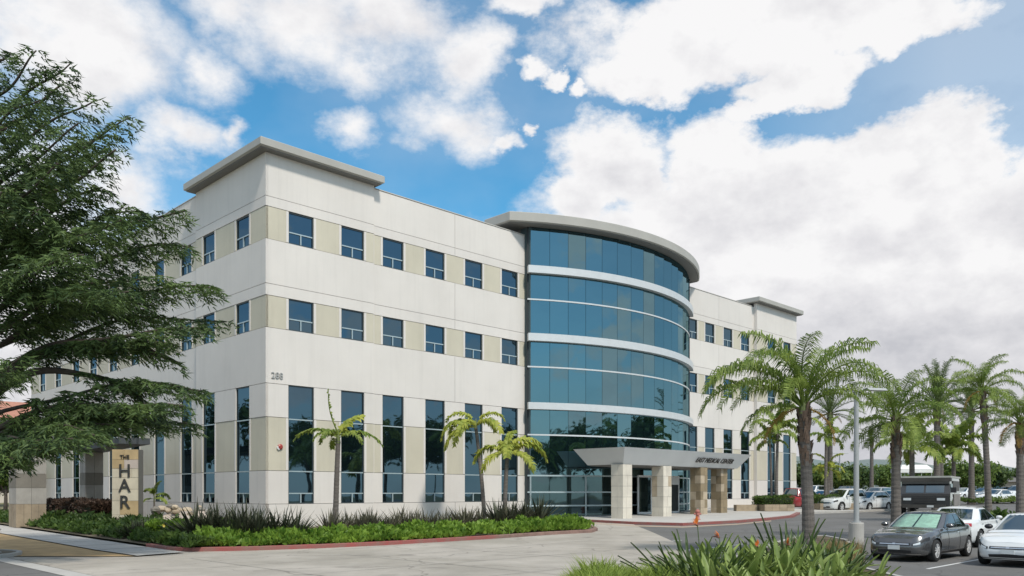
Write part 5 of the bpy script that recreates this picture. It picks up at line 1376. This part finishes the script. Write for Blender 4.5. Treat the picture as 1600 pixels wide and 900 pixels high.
# ------------------------------------------------------------------ stone entry columns, beam and sign pillar
def entry_column(px, D, w, z0, ztop_, label, group=None, seed=0, ang_=TH):
    root = empty('stone_column', Vector(((px-800)/F*D, D, z0)), ang_, label, 'column', group)
    MB().box(-w/2+.02, w/2-.02, -w/2+.02, w/2-.02, -.3, ztop_-z0).obj('core', joint_m, root)
    hs_ = [(-.3, .85, plant_stone), (.85, 1.65, stone_grey), (1.65, 2.35, stone_dark), (2.35, ztop_-z0, stone_grey)]
    for z_a, z_b, m in hs_:
        n = 4 if m is plant_stone else 2
        for k in range(n):
            for kk in range(n):
                if 0 < k < n-1 and 0 < kk < n-1: continue
                g = .007; e = random.uniform(0, .012)
                x0, x1 = -w/2+w*k/n, -w/2+w*(k+1)/n; y0, y1 = -w/2+w*kk/n, -w/2+w*(kk+1)/n
                bpart('stone_slab', root, x0+(g if k else -e), x1-(g if k < n-1 else -e), y0+(g if kk else -e), y1-(g if kk < n-1 else -e), z_a+g, z_b-g, m)
    return root
entry_column(43, 41.5, 1.32, tz(41.5)+.35, 4.1, 'broad grey banded stone column at the far left under the cedar', 'stone entry columns')
entry_column(143, 48, .95, tz(48)+.45, 4.3, 'dark banded stone column left of the sign pillar', 'stone entry columns')
bm_ = empty('entry_beam', (0, 0, 0), 0, 'dark flat roof beam resting on the stone columns under the cedar', 'beam')
a, b_, c = Vector(((43-800)/F*41.5, 41.5, 0)), Vector(((143-800)/F*48, 48, 0)), Vector(((207-800)/F*40.3, 40.3, 0))
def beam(p, q, z0, z1, w):
    d = (q-p).normalized(); s_ = Vector((-d.y, d.x, 0))*w/2; p = p-d*.6; q = q+d*.45
    return MB().prism([(p-s_)[:2], (q-s_)[:2], (q+s_)[:2], (p+s_)[:2]], z0, z1)
beam_m = mat('dark_beam', (.055, .06, .065), .6, .1)
beam(a, b_, 4.32, 4.62, .7).obj('beam_piece', beam_m, bm_, fix=True); beam(b_, c, 4.32, 4.62, 1.4).obj('beam_piece', beam_m, bm_, fix=True)
beam(a, c, 4.325, 4.615, .5).obj('beam_piece', beam_m, bm_, fix=True)
# sign pillar
sp = empty('sign_pillar', on(196.5, 39, .1), R(0), 'tan stone pillar sign with dark vertical letters under the end of the beam', 'sign')
MB().box(-.60, .58, .0, .55, 0, 3.74).obj('core', joint_m, sp)
smats = [mat('sign_stone_cream', (.56, .49, .37), .8, .15, 1.6, .3, 25, tint=.1), mat('sign_stone_ochre', (.47, .34, .18), .8, .2, 1.6, .3, 25, tint=.1), mat('sign_stone_pink', (.53, .44, .38), .8, .12, 1.6, .3, 25, tint=.1), MATS['sign_stone_cream'] if 'sign_stone_cream' in MATS else None]
rz_ = random.Random(5); zz = 0
while zz < 3.7:
    hh = min(rz_.choice((.42, .55, .66)), 3.74-zz); 
    if 3.74-zz-hh < .2: hh = 3.74-zz
    cuts = [-.62, rz_.choice((-.25, -.05, .2, .3)), .60]
    for k in range(2): bpart('stone_slab', sp, cuts[k]+.006, cuts[k+1]-.006, -.05-rz_.uniform(0, .012), .0, zz+.006, zz+hh-.006, smats[rz_.randrange(4)])
    zz += hh
MB().box(-.60, -.57, .0, .56, 0, 3.7)
bpart('side_panel', sp, -.64, -.60, -.02, .57, 0, 3.74, stone_dark)
for t_, z_, s_ in (('THE', 3.30, .26), ('H', 2.45, .86), ('A', 1.75, .86), ('R', .98, .86)):
    me = text_mesh(t_, s_, .02, letter_m, bold=.008 if s_ > .5 else 0)
    o = link('letter', me, sp, (-.02, -.085, z_), (R(90), 0, 0)); o.scale = (.95, 1, 1)
# low rough stone wall beside the sign
rw_ = empty('stone_garden_wall', G(272, 838, .42), R(8), 'low rough stone garden wall between the sign pillar and the flax plants', 'wall')
rr_ = random.Random(12)
bs = []
tn.scale = (.85, .85, 1.25)
for k in range(34):
    r_ = rr_.uniform(.10, .22); x = rr_.uniform(-1.2, 1.3); z = .55+rr_.uniform(-.1, .16)+.18*(1-abs(x)/1.3) if k % 2 else rr_.uniform(.05, .7)
    mb = MB(); 
    for i in range(6):
        for j in range(8):
            ph = math.pi*i/5; th = 2*math.pi*j/8; nn_ = 1+.25*noise.noise(Vector((i*.9, j*.7, k)))
            mb.v.append((r_*1.35*math.sin(ph)*math.cos(th)*nn_, r_*math.sin(ph)*math.sin(th)*nn_, r_*.75*math.cos(ph)*nn_))
    for i in range(5):
        for j in range(8): q = i*8+j; q2 = i*8+(j+1) % 8; mb.f.append((q, q+8, q2+8, q2))
    mb.obj('stone', [plant_stone, stone_tan, stone_grey, stone_dark][k % 4], rw_, loc=(x, rr_.uniform(1.0, 1.9), z), rot=(0, 0, rr_.uniform(0, 3)))
MB().prism([(-1.5, .2), (1.7, .2), (1.5, 2.1), (-1.3, 2.1)], 0, .62, [(-.4, 1.5), (1.2, 1.3), (1.2, 1.8), (-.6, 1.9)]).obj('slab', mat('pale_garden_rock', (.45, .38, .32), .85, .25, 1.2, .4, 15), rw_)
palm(241, 41, 1.3, .05, 'king', 'tiny palm beside the sign pillar', nf=6, scale=.42, boots=0, seed=61, base_dz=.1)
# rubble at the foot of the cedar
rb = empty('rock_pile', (*BL(7.5, 10.6), 0), 0, 'pile of brown rocks and dry branches at the left edge by the verge', 'rocks')
rb.location.z = tz(rb.location.y)
for k in range(26):
    r_ = rr_.uniform(.10, .26); mb = MB()
    for i in range(5):
        for j in range(7):
            ph = math.pi*i/4; th = 2*math.pi*j/7; nn_ = 1+.35*noise.noise(Vector((i*.9, j*.7, k+9)))
            mb.v.append((r_*1.3*math.sin(ph)*math.cos(th)*nn_, r_*math.sin(ph)*math.sin(th)*nn_, r_*.8*math.cos(ph)*nn_))
    for i in range(4):
        for j in range(7): q = i*7+j; q2 = i*7+(j+1) % 7; mb.f.append((q, q+7, q2+7, q2))
    x_ = rr_.uniform(-1.4, 1.6)
    mb.obj('rock', [stone_tan, plant_stone, stone_grey][k % 3], rb, loc=(x_, rr_.uniform(-.6, .8), .1+.25*rr_.random()*(1-abs(x_)/2)))

# ------------------------------------------------------------------ foreground island
IS = [G(1345, 874), G(1341, 860), G(1325, 848), G(1290, 841), G(1245, 842), G(1210, 852), G(1160, 872), G(1090, 890), Vector((2.6, 18.6, 0)), Vector((1.2, 17.6, 0)), Vector((.2, 15.8, 0)), Vector((-.1, 14, 0)), Vector((1.0, 11, 0)), Vector((6.4, 11, 0)), Vector((8.6, 16.0, 0)), G(1338, 890)]
sheet('island', [p[:2] for p in IS], mat('bark_mulch', (.11, .085, .05), .98, .4, 3, .8, 22), .10)
band('kerb', [p[:2] for p in IS+[IS[0]]], .15, .13, kerb_m)
bop_m = leaf_mat('bird_of_paradise_leaf', (.07, .13, .02), (.34, .42, .12), .25, 1.8, .4)
bop_d = leaf_mat('bird_of_paradise_leaf_dark', (.03, .065, .02), (.13, .18, .06), .2, 2, .4)
orange = mat('orange_petal', (.75, .20, .04), .5, .15, 8); stemg = mat('plant_stem', (.10, .14, .05), .6, .2, 5)
def paddle(name, m, L, w, bend, seed, pet=.45):
    """stalked paddle leaf with a folded midrib, growing from the origin, leaning along +X"""
    mb = MB(); K = 9; pts = []; p = Vector((0, 0, 0)); e = R(84)
    for k in range(13):
        pts.append(p.copy()); p = p+Vector((math.cos(e), 0, math.sin(e)))*L/12; e -= bend/12
    cut = int(12*pet)
    mb.tube(pts[:cut+2], [.014]*(cut+2), 4, cap=False)
    q = len(mb.v); n = 12-cut
    for i in range(n+1):
        t = i/n; c = pts[cut+i]; ww = w*.5*(math.sin(math.pi*min(1, t*.92+.06))**.75)*(1 if t < .97 else .1)
        mb.v += [(c.x-.02, c.y-ww, c.z+ww*.35), tuple(c), (c.x-.02, c.y+ww, c.z+ww*.35)]
    for i in range(n):
        a = q+3*i; mb.f += [(a, a+1, a+4, a+3), (a+1, a+2, a+5, a+4)]
    return mb.mesh(name, m, True)
pads = [paddle('leaf', bop_m, L_, w_, b_, i) for i, (L_, w_, b_) in enumerate([(1.0, .125, .45), (.9, .14, .95), (1.1, .105, .3), (.75, .13, 1.4)])]
padd = [paddle('leaf', bop_d, L_, w_, b_, i) for i, (L_, w_, b_) in enumerate([(1.05, .06, .3), (.9, .055, .7), (1.15, .05, .2), (.8, .055, 1.1)])]
fl = MB(); fl.tube([(0, 0, 0), (.02, 0, .6), (.06, 0, 1.12)], [.012, .011, .010], 5)
flower_stem = fl.mesh('flower_stem', stemg)
fb = MB(); fb.tube([(0, 0, 0), (.10, 0, .035), (.22, 0, .03)], [.022, .02, .003], 6); beak = fb.mesh('beak', mat('beak_red', (.24, .09, .06), .5))
ft = MB()
for k, (ax, az_) in enumerate([(.06, .17), (.11, .15), (.02, .18), (.15, .11)]): ft.quad((.01, 0, .02), (ax*.5-.02, .018*(-1)**k, az_*.5), (ax, .01*(-1)**k, az_), (ax*.5+.025, -.012, az_*.5))
petals = ft.mesh('petals', orange)
def bop(px, D, sc, leaves, nleaf, label, flowers=(), seed=0, wide=1.0):
    rnd = random.Random(seed+int(px)); b = on(px, D, .08)
    root = empty('bird_of_paradise_plant' if leaves is pads else 'spiky_leaved_plant', b, rnd.uniform(0, 6), label, 'plant', 'foreground island plants')
    for i in range(nleaf):
        a = i*2.4+rnd.uniform(-.3, .3); r_ = rnd.uniform(.02, .42)*wide; o = link('leaf', leaves[rnd.randrange(4)], root, (r_*math.cos(a), r_*math.sin(a), 0), (rnd.uniform(-.12, .12), rnd.uniform(-.05, .75)*(.4+r_*2.6), a)); s_ = sc*rnd.uniform(.78, 1.12); o.scale = (s_,)*3
    for (a, h) in flowers:
        st = link('flower_stem', flower_stem, root, (.05, 0, 0), (0, .1, a)); st.scale = (1, 1, h)
        bk = link('beak', beak, st, (.06, 0, 1.12)); link('petals', petals, bk, (0, 0, 0)).scale = (1.15, 1.4, 1.05)
BP = [(1078, 15.6, 1.05, padd, 22, 'dark narrow leaved plant at the left of the foreground clump', ()), (1104, 14.9, 1.05, padd, 24, 'dark spiky plant second from the left in the foreground clump', ()),
 (1096, 17.0, 1.05, pads, 16, 'bird of paradise at the back left of the clump with one tall orange flower', ((2.9, 1.12),)),
 (1135, 15.6, 1.0, pads, 22, 'bird of paradise right of the dark spiky plants', ((.3, .95),)), (1155, 14.6, 1.0, pads, 24, 'bird of paradise in the middle of the foreground clump', ()),
 (1190, 15.8, 1.05, pads, 22, 'bird of paradise just left of the nearest palm trunk', ((2.3, .80),)), (1222, 14.9, 1.05, pads, 22, 'bird of paradise in front of the nearest palm trunk, with an orange flower', ((4.0, .88),)),
 (1232, 17.2, 1.25, padd, 18, 'tall dark leaved plant at the foot of the nearest palm trunk', ()),
 (1262, 15.7, 1.0, pads, 22, 'bird of paradise right of the nearest palm trunk', ()), (1292, 16.6, 1.05, padd, 18, 'dark leaved plant near the right end of the foreground clump', ()),
 (1300, 15.0, .95, pads, 22, 'bird of paradise at the right end of the foreground clump', ()), (1118, 13.6, .85, pads, 20, 'low bird of paradise at the bottom edge left of the middle', ()), (1190, 13.4, .85, pads, 20, 'low bird of paradise at the bottom edge in the middle', ()),
 (1270, 13.5, .85, pads, 20, 'low bird of paradise at the bottom edge right of the middle', ()), (1335, 14.4, .8, pads, 16, 'rightmost low bird of paradise in the foreground', ()),
 (1290, 19.5, .9, pads, 14, 'bird of paradise behind the clump, between the palm trunk and the grey sedan', ()), (1318, 18.0, .85, padd, 14, 'dark leaved plant behind the right end of the clump, nearest the grey sedan', ()),
 (1245, 21.0, .95, padd, 14, 'dark leaved plant just behind the foot of the nearest palm trunk', ()), (1205, 19.5, .9, pads, 14, 'bird of paradise behind the clump, left of the palm trunk', ()),
 (1165, 17.8, .9, padd, 14, 'dark leaved plant behind the middle of the clump', ())]
for i, (px, D, sc, lv, nl, lab, fls) in enumerate(BP): bop(px, D, sc*.98, lv, int(nl*2.3), lab, fls, seed=i)
# light green grassy ground cover at the left of the clump
rnd = random.Random(77); mb = MB()
for i in range(15000):
    px = rnd.uniform(850, 1110); D = rnd.uniform(13.2, 18.2); c = on(px, D, .08); 
    hmax = .55+.35*noise.noise(Vector((c.x*1.4, c.y*1.4, 2)))+.25*math.exp(-((px-940)/35)**2)-.25*max(0, (905-px)/50)
    if D > 15.6+(px-850)*.012: continue
    l_ = max(.08, hmax)*rnd.uniform(.35, 1.0); a = rnd.uniform(0, 6.28); d = Vector((math.cos(a)*.35, math.sin(a)*.35, 1)).normalized(); s_ = Vector((-math.sin(a), math.cos(a), 0))*rnd.uniform(.008, .017)
    m_ = c+d*l_*.6; e = c+d*l_+Vector((math.cos(a), math.sin(a), -.3))*l_*.25
    mb.v += [tuple(c-s_), tuple(c+s_), tuple(m_+s_), tuple(m_-s_), tuple(e)]; q = len(mb.v)-5; mb.f += [(q, q+1, q+2, q+3), (q+3, q+2, q+4)]
tag(mb.obj('grass', leaf_mat('lime_grass', (.13, .20, .03), (.34, .42, .08), .4, 1.2)), 'lime green tufted grass at the left end of the foreground island', 'grass', None, 'stuff')
rnd = random.Random(78); mb = MB()
for i in range(2600):
    px = rnd.uniform(1290, 1345); D = rnd.uniform(19.5, 27); c = on(px, D, .08); l_ = rnd.uniform(.15, .55); a = rnd.uniform(0, 6.28); d = Vector((math.cos(a)*.5, math.sin(a)*.5, 1)).normalized(); s_ = Vector((-math.sin(a), math.cos(a), 0))*.014
    mb.quad(c-s_, c+s_, c+d*l_)
tag(mb.obj('grass', leaf_mat('dry_orange_grass', (.20, .10, .04), (.34, .30, .12), .3, 2)), 'dry orange and olive grass beside the front of the grey sedan', 'grass', None, 'stuff')
rnd = random.Random(79); mb = MB()
for i in range(9000):
    px = rnd.uniform(1060, 1340); D = rnd.uniform(14, 25.5); c = on(px, D, .08)
    if D > 18.6+max(0, min(1, (px-1130)/100))*6.5: continue
    l_ = rnd.uniform(.12, .42); a = rnd.uniform(0, 6.28); d = Vector((math.cos(a)*.8, math.sin(a)*.8, 1)).normalized(); s_ = Vector((-math.sin(a), math.cos(a), 0))*.03
    mb.quad(c-s_*.4, c+d*l_*.5-s_, c+d*l_, c+d*l_*.5+s_)
tag(mb.obj('ground_cover', MATS['mid_ground_cover']), 'low dark green leaves filling the island between the bird of paradise plants', 'ground cover', None, 'stuff')
# shrub strip by the right hand palms
cover('ground_cover', [on(1625, 42), on(1545, 45.5)], -.8, 1.2, .75, green_c, 4000, .2, 15, 'olive shrubs at the foot of the right hand palms')
sheet('lot_island', [on(1640, 41)[:2], on(1640, 46)[:2], on(1530, 50)[:2], on(1525, 44.5)[:2]], earth_m, .08)
cover('ground_cover', [on(1620, 86), on(1500, 80)], -1, 1.8, .6, green_b, 4000, .25, 16, 'yellow green shrubs on the far island beyond the truck')
